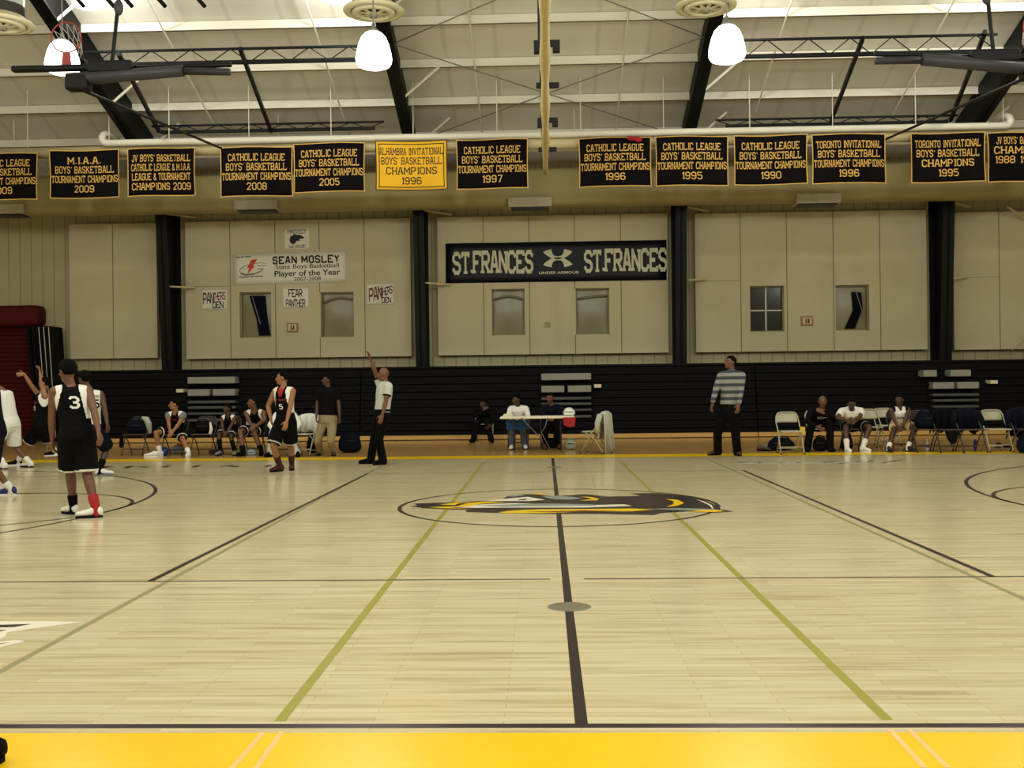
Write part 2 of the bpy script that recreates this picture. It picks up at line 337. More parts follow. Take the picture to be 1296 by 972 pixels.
for k, q in enumerate(((312, 942, 356, 925), (332, 942, 357, 924), (1127, 924, 1170, 972), (1151, 924, 1200, 972))):
    if k < 2: a, b = (P(333, 927), P(291, 976)) if k == 0 else (P(357, 926), P(322, 976))
    else: a, b = P(q[0], q[1]), P(q[2], q[3])
    fline('worn_tape_strip', a.x, a.y, b.x, b.y, .022, PINKF, .0016)
farc('center_circle', 0, 7.62, 1.83, .05, BLKF, z=.0011)
def pxp(pts): return [tuple(P(x, y)) for x, y in pts]
LG = [
 (BLKF, [(524, 637.5), (560, 636.2), (552, 641.5), (535, 643.2)]), (BLKF, [(518, 640.5), (545, 639), (550, 641), (535, 643)]),
 (BLKF, [(533, 643), (558, 636.5), (600, 634.5), (632, 634), (645, 627), (672, 625.3), (700, 628.2), (742, 625.6), (768, 628.6), (812, 628), (798, 624.7), (832, 624.2), (868, 627.6), (893, 633), (906, 640), (908, 644), (929, 647.6), (905, 649), (870, 647.4), (835, 649.5), (829, 652), (812, 651.6), (760, 650.5), (700, 650.6), (655, 650), (590, 648.2), (590, 645.5), (560, 644.5)]),
 (WHITEF, [(566, 642), (610, 638.5), (650, 637), (745, 639.5), (790, 638.5), (800, 640.5), (740, 642.5), (640, 642.6), (600, 643)]),
 (GREYF, [(600, 640.2), (660, 638), (690, 637.4), (750, 638.6), (755, 640.3), (690, 641), (640, 641.5)]),
 (WHITEF, [(612, 634.5), (640, 631.5), (668, 629), (690, 632.8), (670, 634.4), (640, 634.4)]), (BLKF, [(657, 632.4), (668, 631.2), (664, 633.6), (655, 633.4)]),
 (GREYF, [(686, 628.8), (706, 627.6), (738, 630.6), (720, 632.8), (700, 632)]),
 (GREYF, [(640, 628.4), (655, 626.2), (665, 627.2), (650, 629)]),
 (YELLOWF, [(672, 625.9), (680, 624.4), (690, 625), (688, 626)]),
 (YELLOWF, [(541, 642.2), (560, 641.6), (580, 641), (582, 640), (592, 637), (612, 635.2), (642, 636), (608, 638), (592, 641.4), (568, 643), (600, 645), (560, 643.6)]),
 (YELLOWF, [(556, 639), (575, 636.6), (600, 635), (580, 637.6), (576, 639.6)]),
 (YELLOWF, [(630, 648.8), (650, 646.4), (680, 645), (740, 644.6), (800, 644), (828, 645.2), (800, 647.6), (740, 648), (690, 649.8), (640, 650)]),
 (REDF, [(665, 648), (740, 646.4), (790, 647.2), (740, 648.2), (700, 648.6)]),
 (YELLOWF, [(734, 629), (748, 629.4), (758, 631.6), (756, 633.6), (744, 634), (733, 634), (749, 632.2), (745, 630.6)]),
 (YELLOWF, [(842, 631.6), (858, 633.2), (866, 637), (858, 640.4), (843, 642.2), (852, 638.6), (853, 635.2)]),
 (GREYF, [(820, 644.6), (860, 643.6), (903, 644.8), (912, 646.2), (870, 646.6)]),
 (YELLOWF, [(870, 648), (890, 645.8), (908, 645.8), (917, 647.4), (905, 648.6)]), (WHITEF, [(880, 632.2), (892, 635.4), (901, 640), (903, 644.4), (901, 644.2), (898, 640.2), (889, 635.8)])]
for k, (m, pts) in enumerate(LG): fpoly('center_logo', pxp(pts), m, .0016+.0002*k)
fpoly('corner_lettering', pxp([(-20, 786), (0, 786.5), (60, 786.4), (104, 787.4), (70, 792), (40, 796), (10, 800.5), (7, 805), (0, 809), (-20, 818)]), WHITEF, .001)
fpoly('corner_lettering', pxp([(-20, 812), (0, 812), (18, 810.4), (29, 811), (31, 812.3), (26, 813.8), (12, 816.4), (0, 820), (-20, 824)]), WHITEF, .0013)
fpoly('corner_lettering', [pxp([(-20, 791.6), (0, 791), (40, 790), (18, 793.8), (0, 794.4), (-20, 795)]), pxp([(-20, 799), (0, 797.6), (9, 797), (0, 799.4)]), pxp([(0, 814.6), (15, 813), (0, 815.6)])], BLKF, .0016)
mb = MB()
for x0, y0, x1, y1 in ((124, 592, 143, 590.6), (155, 592.3, 170, 590.2), (175, 591, 190, 591.3), (204, 591, 217, 590), (242, 591, 254, 589.8), (284, 589.6, 303, 590.6), (335, 590.6, 347, 588.8), (278, 590.5, 284, 590.2)):
    mb.poly([tuple(P(x, y))[:2]+(.001,) for x, y in ((x0, y0-.1), ((x0+x1)/2, min(y0, y1)-.7), (x1, y1-.3), (x1-2, y1+.5), ((x0+x1)/2, max(y0, y1)+.3), (x0+3, y0+.6))])
mb.build('sideline_lettering', BLKF, floor)
mb = MB(); mb.poly([tuple(P(x, y))[:2]+(.0009,) for x, y in ((936, 585.6), (1000, 585.2), (1050, 585.2), (1110, 584.2), (1146, 582.4), (1120, 585), (1060, 587), (1000, 587.2), (925, 587.6))])
mb.build('sideline_lettering', mat('pale_floor_lettering', rgb(186, 184, 166), .3), floor)
mb = MB()
for x0, y0, x1, y1 in ((932, 585.3, 952, 584.6), (958, 586, 966, 585.2), (985, 585.6, 992, 585), (1007, 585.8, 1014, 584.8), (1040, 585.4, 1058, 584.2), (1060, 586.8, 1070, 585.8), (1082, 585, 1090, 584), (1097, 584.6, 1106, 583.6), (1115, 585.8, 1124, 584.6), (1124, 584.4, 1142, 582.2)):
    mb.poly([tuple(P(x, y))[:2]+(.0013,) for x, y in ((x0, y0), (x1-2, y1-.4), (x1, y1), (x0+3, y0+.5))])
mb.build('sideline_lettering', BLKF, floor)
c = P(720.5, 768)
mb = MB(); mb.lathe((c.x, c.y, .0005), [(.001, .004), (.11, .004), (.125, .0036), (.135, 0)], 32); mb.build('net_post_cover', mat('net_post_cover_grey', rgb(112, 108, 88), .4), floor, 'round grey cover plate on the half court line', True)
c = P(701.3, 591.2)
mb = MB(); mb.lathe((c.x, c.y, .0005), [(.001, .004), (.11, .004), (.135, 0)], 32); mb.build('net_post_cover', MATS['net_post_cover_grey'], floor, None, True)
# ---- steel frames
COLX = [P(212.5, 460, 24.1).x, P(533.5, 459, 24.1).x, P(862, 457, 24.1).x, P(1196.5, 455, 24.1).x]
CTOP = 6.9
def raf_b(y): return 15.58-.358*y
for i, x in enumerate(COLX):
    mb = MB(); fw = .3
    yb, yt = 24.2, 23.62
    mb.prism([(x-fw/2, yb, 0), (x-fw/2, yt, CTOP), (x-fw/2, yt+.05, CTOP), (x-fw/2, yb+.05, 0)], (fw, 0, 0))
    mb.prism([(x-.03, yb, 0), (x-.03, yt, CTOP), (x-.03, WALL_Y-.02, CTOP), (x-.03, WALL_Y-.02, 0)], (.06, 0, 0))
    mb.box(x-fw/2, x+fw/2, WALL_Y-.06, WALL_Y-.005, 0, CTOP)
    struct(mb.build('steel_column', BLACK))
    mb = MB(); ya, yz = RIDGE_Y, 24.3
    for zo, th in ((0, .05),):
        mb.prism([(x-fw/2, ya, raf_b(ya)), (x-fw/2, yz, raf_b(yz)), (x-fw/2, yz, raf_b(yz)+th), (x-fw/2, ya, raf_b(ya)+th)], (fw, 0, 0))
    mb.prism([(x-.03, ya, raf_b(ya)), (x-.03, yz, raf_b(yz)), (x-.03, yz, roof_z(yz)-.02), (x-.03, ya, roof_z(ya)-.02)], (.06, 0, 0))
    struct(mb.build('rafter_beam', BLACK))
# purlins

for k in range(12):
    y = 25.86-4.114+1.43*1 - 1.43*k          # court y of the purlin
    if y > WALL_Y-.4: continue
    z = roof_z(y)
    struct(MB().obox((-XW, y, z-.115), (XW, y, z-.115), .05, .2).box(-XW, XW, y-.06, y+.02, z-.215, z-.2).build('purlin_beam', WHITEP))
# eave strut and sag rods along the slope
for k, x in enumerate((-8.7, -5.25, -1.72, 1.82, 5.35, 8.9)):
    mb = MB(); ya, yb = 14.0, 22.9
    mb.tube([(x, ya, roof_z(ya)-.23), (x, yb, roof_z(yb)-.23), (x, yb+.25, roof_z(yb)-.75)], .022, 6)
    struct(mb.build('sag_rod', WHITEP))
for i, x in enumerate(COLX):
    for y in (23.1-.75*1, 20.3, 17.5):
        zb = raf_b(y)
        struct(MB().tube([(x+.12, y, zb+.03), (x+1.02, y+.02, roof_z(y)-.15)], .033, 6).build('flange_brace', WHITEP))
for s in (1, -1):
    x0, x1 = COLX[1], COLX[2]
    if s < 0: x0, x1 = x1, x0
    for (ya, yb) in ((15.6, 19.4), (19.4, 23.2)):
        struct(MB().tube([(x0, ya, roof_z(ya)-.26-.01*s), (x1, yb, roof_z(yb)-.26-.01*s)], .013, 6).build('brace_rod', GREYM))
# wall panels, one per bay
PANM = mat('cream_acoustic_panel', rgb(196, 186, 154), .85, var=.035, scale=2.5)
JOINT = mat('panel_joint', rgb(120, 110, 84), .9)
WIN = {1: ((303, 370, 343.5, 427), (405.5, 370, 448, 426.5)), 2: ((622, 366, 664.5, 424), (728.5, 365, 771.5, 423)), 3: ((949, 362, 993, 419.5), (1057.5, 361, 1100.5, 418))}
PANS = [(88, 283, 198.5, 453.5, [143]), (235, 278.5, 520, 452.5, [291.5, 348.5, 404.5, 461.5]), (554, 272.5, 845.5, 448, [612, 670, 727.5, 786]), (880, 268, 1173, 444, [937.5, 996, 1055, 1114]), (1207, 267, 1420, 441.5, [1265, 1324])]
def fr(px, py): return P(px, py, PANEL_Y)
wn = 0
for i, (x0, y0, x1, y1, js) in enumerate(PANS):
    zs = [fr((x0+x1)/2, y0).z, fr((x0+x1)/2, y1).z]; z1, z0 = zs; zz = z0, z1
    X0, X1 = fr(x0, (y0+y1)/2).x, fr(x1, (y0+y1)/2).x
    mb = MB(); holes = []
    for h in WIN.get(i, ()):
        a, b = fr(h[0], h[1]), fr(h[2], h[3]); holes.append((a.x, b.x, min(a.z, b.z), max(a.z, b.z)))
    xs = sorted([X0, X1]+[q for h in holes for q in h[:2]])
    for k in range(len(xs)-1):
        h = [q for q in holes if abs(q[0]-xs[k]) < 1e-6]
        segs = [(z0, h[0][2]), (h[0][3], z1)] if h else [(z0, z1)]
        for a, b in segs: mb.box(xs[k], xs[k+1], PANEL_Y, PANEL_Y+.12, a, b)
    pan = tag(mb.build('wall_panel', PANM), ['cream acoustic panel beside the red door, two boards wide', 'cream acoustic panel carrying the white player award banner', 'cream acoustic panel behind the wide black lettered banner', 'cream acoustic panel with one dark gridded window', 'cream acoustic panel cut off by the right frame edge'][i], 'wall panel', 'cream acoustic wall panels')
    struct(MB().box(X0+.1, X1-.1, PANEL_Y+.12, WALL_Y, z0+.1, z1-.1).build('panel_batten', JOINT) if not holes else MB().box(X0+.1, X1-.1, PANEL_Y+.12, WALL_Y, z1-.14, z1-.05).build('panel_batten', JOINT))
    for j in js:
        X = fr(j, 360).x; segs = [(z0, z1)]
        for h in holes:
            if h[0]-.03 < X < h[1]+.03: segs = [(z0, h[2]), (h[3], z1)]
        mb = MB()
        for a, b in segs: mb.box(X-.011, X+.011, PANEL_Y-.003, PANEL_Y+.002, a, b)
        mb.build('panel_joint', JOINT, pan)
    zj = fr(x0, [0, 363, 358.5, 356, 351.5][i]).z
    if i: MB().box(X0, fr(js[0], 360).x, PANEL_Y-.003, PANEL_Y+.002, zj-.006, zj+.006).build('panel_joint', JOINT, pan)
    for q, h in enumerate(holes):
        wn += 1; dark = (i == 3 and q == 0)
        wd, ht = h[1]-h[0], h[3]-h[2]; yg = WALL_Y-.05
        fm = MB(); t = .03
        for a in ((h[0]-.005, h[0]+t, h[2], h[3]), (h[1]-t, h[1]+.005, h[2], h[3]), (h[0], h[1], h[2]-.005, h[2]+t), (h[0], h[1], h[3]-t, h[3]+.005)): fm.box(a[0], a[1], PANEL_Y+.10, WALL_Y-.005, a[2], a[3])
        fo = struct(fm.build('window_%d' % wn, mat('olive_window_reveal', rgb(150, 140, 100), .7)))
        gm = mat('dark_night_glass', rgb(26, 26, 22), .12) if dark else mat('cloudy_plastic_film', rgb(128, 122, 92), .3, var=.18, scale=1.6, spec=.6)
        n = 10; g = MB(); vs = []; fs = []
        for a in range(n+1):
            for b in range(n+1):
                u, v = a/n, b/n; bul = 0 if dark else .05*math.sin(math.pi*u)*math.sin(math.pi*v)
                vs.append((h[0]+t+u*(wd-2*t), yg-bul, h[2]+t+v*(ht-2*t)))
        for a in range(n):
            for b in range(n): fs.append((a*(n+1)+b, (a+1)*(n+1)+b, (a+1)*(n+1)+b+1, a*(n+1)+b+1))
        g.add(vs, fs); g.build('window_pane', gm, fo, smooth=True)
        if dark:
            k = MB(); cx, cz = h[0]+wd*.5, h[2]+ht*.47
            k.box(cx-.015, cx+.015, yg-.03, yg-.004, h[2]+t, h[3]-t).box(h[0]+t, h[1]-t, yg-.03, yg-.004, cz-.015, cz+.015); k.build('muntin', WHITEP, fo)
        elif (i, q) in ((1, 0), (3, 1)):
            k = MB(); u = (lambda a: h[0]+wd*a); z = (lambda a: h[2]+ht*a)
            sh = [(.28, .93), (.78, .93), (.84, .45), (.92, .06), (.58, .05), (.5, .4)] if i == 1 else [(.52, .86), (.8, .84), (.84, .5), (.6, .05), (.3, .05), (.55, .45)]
            k.prism([(u(a), yg-.1, z(b)) for a, b in sh], (0, .045, 0)); k.build('reflection_and_cloth', CL['navy'] if i == 1 else CL['black'], fo, 'dark shape in the window, modelled steel reflection in the first, hanging cloth in the last')  # first window: reflected dark steel modelled as a solid shape; last window: hung cloth
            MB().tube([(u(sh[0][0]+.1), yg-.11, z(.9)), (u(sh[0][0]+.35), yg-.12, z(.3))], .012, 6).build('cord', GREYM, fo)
        else:
            k = MB(); pts = [(h[0]+.06+(wd-.12)*a/8, yg-.07, h[2]+ht*(.78+(.07 if i < 3 else 0)*math.sin(math.pi*a/8)*(1 if q == 0 or i == 1 else .2)+(.06*a/8 if q else 0))) for a in range(9)]
            k.tube(pts, .035, 8); k.build('film_fold', mat('film_fold_grey', rgb(120, 114, 92), .5), fo, smooth=True)
# red roller door and the hood over it
rd = struct(thing('door_1', P(20, 556, WALL_Y-.2), 'dark red roller door with a red hood', 'door'))
xr = P(57.5, 400, WALL_Y-.1).x; zt = P(40, 386, WALL_Y-.5).z; zb = P(40, 413, WALL_Y-.3).z
REDD = mat('dark_red_door_paint', rgb(76, 8, 9), .7, var=.08, spec=.2); del rd['category']
mb = MB(); n = 26; x0 = -XW+.3
for k in range(n):
    a, b = zb*k/n, zb*(k+1)/n
    mb.rbox(x0, xr-.05, WALL_Y-.13, WALL_Y-.06, a+.004, b, .03, 2)
mb.build('door_curtain', REDD, rd)
mb = MB(); mb.rbox(x0, xr, WALL_Y-.55, WALL_Y-.01, zb, zt, .12, 4); mb.build('door_hood', REDD, rd, smooth=True)
MB().box(xr-.16, xr, WALL_Y-.2, WALL_Y-.005, 0, zb).build('guide_rail', mat('dark_red_rail', rgb(70, 14, 14), .5), rd)
# folded black mats against the wall
a = P(66, 413, 23.9)
mt = thing('folded_mat_stack', (a.x, 23.9, 0), 'tall stack of folded black mats leaning between red door and wall panel', 'mats')
for k in range(5):
    x = P(50+5.2*k, 430, 23.9).x
    mb = MB(); mb.prism([(x, 23.75, 0), (x+.06, 24.55, 3.0), (x+.115, 24.55, 3.0), (x+.34-.0*k, 23.75, 0)] if 0 else [(x-.02, 23.7, 0), (x-.02, 24.5, 0), (x-.28+.02*k, 24.5, a.z), (x-.28+.02*k, 23.7, a.z)], (.095, 0, 0)); mb.build('mat_panel', mat('black_mat_vinyl', rgb(10, 10, 11), .6, spec=.1), mt)
    if k in (2, 3, 4): MB().obox((x+.07, 23.69, .1), (x-.185+.02*k, 23.69, a.z-.03), .012, .012).build('white_piping', WHITEP, mt)
# column to wall braces
for (xa, ya, xb, yb) in ((205, 270, 247, 275.5), (210, 362.5, 246, 364), (535, 266, 571, 272), (538, 358, 569, 360), (870, 262, 897, 268), (870, 354.5, 893, 353), (1208, 257, 1228, 262), (1206, 352, 1224, 350.5), (1275, 262, 1300, 279), (1280, 442, 1306, 420)):
    a, b = P(xa, ya, 24.0), P(xb, yb, 24.45)
    struct(MB().obox(a, b, .05, .045).build('wall_brace', CREAMP))
# ---- big supply duct along the eave
zt, zb = P(690, 212, 23.0).z, P(690, 260, 23.0).z
du = thing('supply_duct', (0, 23.2, zb), 'long olive beige air duct running below the eave behind the banners', 'duct')
mb = MB(); mb.rbox(-XW, XW, 22.95, 23.55, zb, zt, .16, 6); mb.build('duct_body', mat('beige_duct_paint', rgb(172, 162, 116), .6, var=.05, scale=.8), du, smooth=True)
for px, py in ((10, 268), (327, 262.5), (671, 259), (1033, 254.5)):
    c = P(px, py, 23.1)
    mb = MB(); mb.rbox(c.x-.58, c.x+.58, 22.82, 23.35, c.z-.1, c.z+.16, .02, 2); o = mb.build('duct_outlet', mat('pale_outlet_paint', rgb(188, 182, 158), .5), du)
    MB().box(c.x-.5, c.x+.5, 22.86, 23.3, c.z-.14, c.z-.09).build('grille', DKGREY, o)
# ---- banner rail: cream beam, white pipe, rear rail
BY = 20.9
bz = P(690, 182, BY+.15).z
bm = thing('banner_rail', (0, BY+.15, bz), 'cream round rail the championship banners hang from', 'rail')
mb = MB(); mb.tube([(-XW, BY+.2, bz+.02), (XW, BY+.2, bz+.02)], .14, 18); mb.build('rail_tube', CREAMP, bm, smooth=True)
for px in (35, 138, 214, 315, 419, 523, 629, 735, 840, 949, 1054, 1159, 1270):
    x = P(px, 170, BY+.2).x
    MB().tube([(x, BY+.2, bz+.1), (x, BY+.2, roof_z(BY+.2)-.02)], .012, 6).build('hanger_rod', WHITEP, bm)
pz = P(690, 170.5, BY).z; xa, xb = P(129, 171, BY).x, P(1279, 158, BY).x
pp = thing('white_pipe', (0, BY, pz), 'white elbowed pipe running in front of the banner rail', 'pipe')
pts = [V((xa, BY+.03, pz))]; el = []
for s, x in ((-1, xa), (1, xb)):
    arc = [(x-s*.12+s*.12*math.sin(t), BY+.0, pz+.12-.12*math.cos(t)) for t in [math.pi/2*k/5 for k in range(6)]]
    arc += [(x, BY+.06, pz+.22), (x+.0, BY+.25, pz+.3), (x-s*.05, BY+1.2, pz+.25)]
    el.append(arc)
mb = MB(); mb.tube(list(reversed(el[0]))+el[1], .085, 14); mb.build('pipe_run', WHITEP, pp, smooth=True)
for x in (-7, -3, 1, 5, 9):
    MB().tube([(x, BY-.0, pz), (x, BY+.2, bz+.05)], .02, 6).build('pipe_clamp', GREYM, pp)
rz_ = P(690, 190, 22.3).z
rr = thing('conduit', (0, 22.3, rz_), 'thin white conduit line behind the row of banners', 'pipe')
mb = MB(); mb.tube([(-XW, 22.3, rz_), (XW, 22.3, rz_)], .05, 10); mb.build('conduit_run', WHITEP, rr, smooth=True)
for x in (-14, -7, 0.7, 7.4, 14): MB().tube([(x, 22.3, rz_), (x, 22.3, roof_z(22.3)-.02)], .012, 6).build('hanger_rod', WHITEP, rr)
# ================================================================== BLEACHERS
BLF = P(700, 555.8).y
BLT = P(690, 462, BLF+.6).z
NAVYB = mat('black_bleacher_plastic', rgb(11, 11, 15), .6, var=.2, scale=3, spec=.12)
TREAD = mat('grey_aisle_tread', rgb(138, 138, 132), .6, var=.08)
TREADD = mat('dark_grey_aisle_tread', rgb(70, 72, 72), .6, var=.08)
WOODB = mat('bleacher_toe_board_wood', rgb(200, 158, 88), .5, var=.12, scale=3, stretch=(1, 8, 8))
bx = [P(76, 555, BLF).x, P(455, 555, BLF).x, P(960, 555, BLF).x, 17.6]
NR = 9; rh = (BLT-.13)/NR
for i in range(3):
    xa, xb = bx[i]+.012, bx[i+1]-.012
    t = thing('bleacher_bank', ((xa+xb)/2, BLF, 0), ['closed black bleacher bank behind the left team bench', 'closed black bleacher bank behind the scoring table', 'closed black bleacher bank behind the right team bench'][i], 'bleachers', 'closed telescopic bleachers')
    MB().box(xa, xb, BLF, BLF+.03, .02, .125).build('toe_board', WOODB, t); MB().box(xa, xb, BLF+.03, BLF+1.3, 0, .12).build('base_frame', BLACK, t)
    for r in range(NR):
        z = .13+r*rh; y = BLF+.05+.035*r
        mb = MB(); mb.rbox(xa, xb, y-.03, y+.34, z+rh*.62, z+rh*.98, .025, 3); mb.box(xa, xb, y+.03, y+.3, z, z+rh*.64)
        mb.build('seat_row', NAVYB, t)
    MB().box(xa, xb, BLF+.6, BLF+1.25, .1, BLT-.1).build('understructure', BLACK, t)
    ax0, ax1, yt = ((238, 298, 477), (685, 748, 472.5), (1180, 1238, 468))[i]
    q0, q1 = P(ax0, 480, BLF).x, P(ax1, 480, BLF).x
    for k, (dy, hh, m) in enumerate(((0, 8.5, TREAD), (15.5, 8.5, TREAD), (30, 3.5, TREADD), (37, 3.5, TREADD), (45, 3, TREADD), (53, 3.5, TREADD))):
        zt_ = P((ax0+ax1)/2, yt+dy, BLF).z; zb_ = P((ax0+ax1)/2, yt+dy+hh, BLF).z; y = BLF+.0
        if k == 0 and i == 2: spans = [(P(1168, 480, BLF).x, P(1185, 480, BLF).x), (P(1202, 480, BLF).x, P(1228, 480, BLF).x)]
        elif k == 1: spans = [(q0, q0+(q1-q0)*.46), (q0+(q1-q0)*.53, q1)]
        else: spans = [(q0, q1)]
        for a, b in spans:
            mb = MB(); mb.rbox(a, b, y-.06, y+.45, zb_, zt_, .02, 2); mb.build('aisle_step', m, t)
    lx, ly = ((227.5, 494.5), (756.5, 488.5), (1258, 483.5))[i]; c = P(lx, ly, BLF-.0)
    MB().rbox(c.x-.09, c.x+.09, BLF-.02, BLF+.3, c.z-.045, c.z+.045, .01, 2).build('number_plate', mat('ivory_plate', rgb(214, 208, 180), .5), t)
# ================================================================== CEILING EQUIPMENT
def lamp(px, py, Y, label, visible=True, power=1.0, col=LAMP_COL):
    c = P(px, py, Y) if visible else V((px, Y, py))
    t = thing('high_bay_lamp', c, label, 'lamp', 'high bay lamps')
    R = .27
    prof = [(.09, .27), (.13, .262), (.19, .2), (.235, .09), (.268, -.04), (.28, -.13), (.272, -.19), (.245, -.235), (.18, -.262), (.08, -.274), (.01, -.276)]
    MB().lathe(c, prof, 40).build('globe', GL, t, smooth=True)
    MB().lathe(c, [(.01, .265), (.09, .265), (.085, .31), (.035, .35), (.03, .42), (.01, .43)], 24).build('ballast_housing', GREYM, t, smooth=True)
    z = roof_z(c.y)-.02-c.z
    MB().tube([c+V((0, 0, .42)), c+V((0, 0, z))], .012, 8).build('suspension_rod', GREYM, t)
    ld = bpy.data.lights.new('lamp_bulb', 'POINT'); ld.energy = LAMP_W*power; ld.color = col; ld.shadow_soft_size = .13
    lo = bpy.data.objects.new('bulb', ld); COL.objects.link(lo); lo.parent = t; lo.location = (0, 0, -.05)
    return c
GL = globe_mat()
FAR_P, NEAR_P = .44, 1.15
UP_P = .62
la = lamp(79, 73, 12.75, 'leftmost lit lamp, behind the folded hoop', True, FAR_P); lb = lamp(473, 64, 11.6, 'lit lamp below the middle round diffuser, left of the rolled divider curtain', True, FAR_P, (.93, 1, .80)); lc = lamp(920, 56, 11.5, 'lit lamp right of the rolled divider curtain', True, FAR_P, (.95, 1, .83))
for x in (8.0, 13.2, -12.6): lamp(x, la.z+.1, 11.5, 'lamp of the far lamp row outside the frame', False, FAR_P)
for y in (4.6, -1.6):
    for x in (-12.6, -7.4, -2.4, 2.6, 7.8, 13): lamp(x, la.z+.1, y, 'lamp over the near half of the court outside the frame', False, NEAR_P if y > 0 else NEAR_P*.9)
for x in (COLX[0]+.9, COLX[1]-.9, COLX[2]+.9, COLX[3]-.9): lamp(x, 9.75, 17.2, 'lamp close under the roof above the frame', False, UP_P, (1, .97, .88))
def diffuser(px, py, Y, label):
    c = P(px, py, Y); t = thing('ceiling_diffuser', c, label, 'air diffuser', 'round ceiling diffusers'); k = (Y+4.11)/16.7
    m = mat('cream_diffuser_paint', rgb(196, 188, 156), .5, var=.05); S_ = lambda pr: [(a*k, b*k) for a, b in pr]
    MB().lathe(c, S_([(.33, .16), (.36, .1), (.47, .045), (.5, .02), (.495, 0), (.40, -.03), (.375, -.0), (.36, .05)]), 40).build('outer_ring', m, t, smooth=True)
    MB().lathe(c, S_([(.345, .05), (.355, .0), (.35, -.035), (.27, -.055), (.245, -.03), (.24, .08)]), 40).build('middle_ring', m, t, smooth=True)
    MB().lathe(c, S_([(.01, -.1), (.06, -.095), (.075, -.06), (.05, .04), (.01, .06)]), 20, True).build('hub', mat('grey_hub', rgb(120, 116, 100), .5), t, smooth=True)
    for q in range(8):
        a = q*math.pi/4+.2; d = V((math.cos(a), math.sin(a), 0))*k
        MB().obox(c+d*.06+V((0, 0, -.05)), c+d*.24+V((0, 0, -.02)), .06*k, .012).build('vane', m, t)
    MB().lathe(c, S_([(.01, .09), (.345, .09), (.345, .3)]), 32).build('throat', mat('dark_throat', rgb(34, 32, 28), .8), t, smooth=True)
    MB().lathe(c, [(.34*k, .1), (.34*k, roof_z(c.y)-c.z-.14)], 32).build('drop_duct', mat('pale_sheet_metal', rgb(160, 168, 160), .45, .2), t, smooth=True)
diffuser(3, 31, 14.4, 'round ceiling diffuser on a grey duct at the left frame edge'); diffuser(473, 15, 14.4, 'round ceiling diffuser above the middle lamp'); diffuser(893, 9, 14.4, 'round ceiling diffuser above the right lamp')
# open web joists
def joist(xa, ya, yb, xb, Y, Yb_, label, lugs=()):
    a, b = P(xa, ya, Y), P(xb, yb, Y); zt = (a.z+b.z)/2; zl = P((xa+xb)/2, Yb_, Y).z
    t = thing('bar_joist', ((a.x+b.x)/2, Y, zl), label, 'joist', 'open web joists')
    MB().obox((a.x, Y, zt), (b.x, Y, zt), .06, .045).build('top_chord', BLACK, t)
    ins = .25; MB().obox((a.x+ins, Y, zl), (b.x-ins, Y, zl), .09, .075).build('bottom_chord', BLACK, t)
    n = max(4, int((b.x-a.x)/.42)); mb = MB(); pts = [(a.x+(b.x-a.x)*k/n, Y, zt if k % 2 == 0 else zl) for k in range(n+1)]
    for p, q in zip(pts, pts[1:]): mb.tube([p, q], .012, 6)
    mb.build('web_rods', BLACK, t)
    for lx in lugs: MB().tube([P(lx-9, Yb_-3, Y), P(lx+9, 8, Y-.1)], .04, 8).build('lug', BLACK, t)
    return t
joist(92, 66, 58, 492, 17.9, 79, 'black open web joist with zigzag rods between the two left rafters')
joist(918, 52, 43, 1262, 17.9, 68.5, 'black open web joist with zigzag rods between the two right rafters')
joist(192, 158, 156, 486, 22.2, 165, 'low black open web joist just above the white pipe at left')
joist(70, -32, -35, 268, 14.6, -9, 'black open web joist cut off by the top left frame edge', (97, 135, 158, 200, 250))
joist(906, 151, 147, 1212, 22.2, 157, 'low black open web joist just above the white pipe at right')
for (xa, ya, xb, yb, r, lab) in ((304, 62, 343, 166, .055, 'black sloping support bar between the left joists'), (150, 68, 201, 166, .05, 'black sloping support bar hugging the left rafter'), (1092, 48, 1052, 153, .055, 'black sloping support bar between the right joists'), (1247, 40, 1203, 152, .05, 'black sloping support bar hugging the right rafter')):
    a, b = P(xa, ya, 17.8), P(xb, yb, 22.15)
    tag(MB().obox(a, b, .075, .1).build('support_bar', BLACK), lab, 'support bar', 'sloping backstop support bars')
# rolled divider curtain with its clamps
a, b = P(697, -30, 5.6), P(690.5, 218, 17.2)
zc = b.z; ax = P(697, 0, 7.0)
dc = thing('divider_curtain', (b.x, 12, zc), 'rolled beige divider curtain hanging along the half court line', 'curtain')
mb = MB(); pts = []; rs = []
for k in range(25):
    u = k/24; y = 2+(17.2-2)*u; pts.append((-.09+.0*u+(b.x+.09)*u, y, zc+.015*math.sin(u*24))); rs.append(.066+.012*math.sin(u*40)-(.035*max(0, (u-.9)/.1)))
mb.tube(pts, rs, 14); mb.build('curtain_roll', mat('pale_beige_curtain', rgb(196, 180, 132), .7, var=.1, scale=5), dc, smooth=True)
for (px, py, wpx) in ((692, 55, 33), (693, 108, 29), (693, 152, 26), (693, 189, 23)):
    y = [9.6, 11.8, 14.2, 16.0][[55, 108, 152, 189].index(py)]
    c = P(px, py, y); k = (y+4.1)/1293; w_ = wpx*k/2
    mb = MB(); mb.box(c.x-w_, c.x+w_, y-.04, y+.04, c.z-.04, c.z+.035)
    if py in (55, 152): mb.box(c.x-w_, c.x-w_*.3, y-.05, y+.05, c.z-.13, c.z-.03); mb.box(c.x+w_*.45, c.x+w_, y-.05, y+.05, c.z-.12, c.z-.03)
    mb.tube([(c.x-w_*.6, y, c.z), (c.x-w_*.62, y, roof_z(y)-.02)], .016, 6)
    mb.tube([(c.x, y, c.z), (c.x, y, zc)], .014, 6)
    mb.build('hoist_clamp', BLACK, dc)
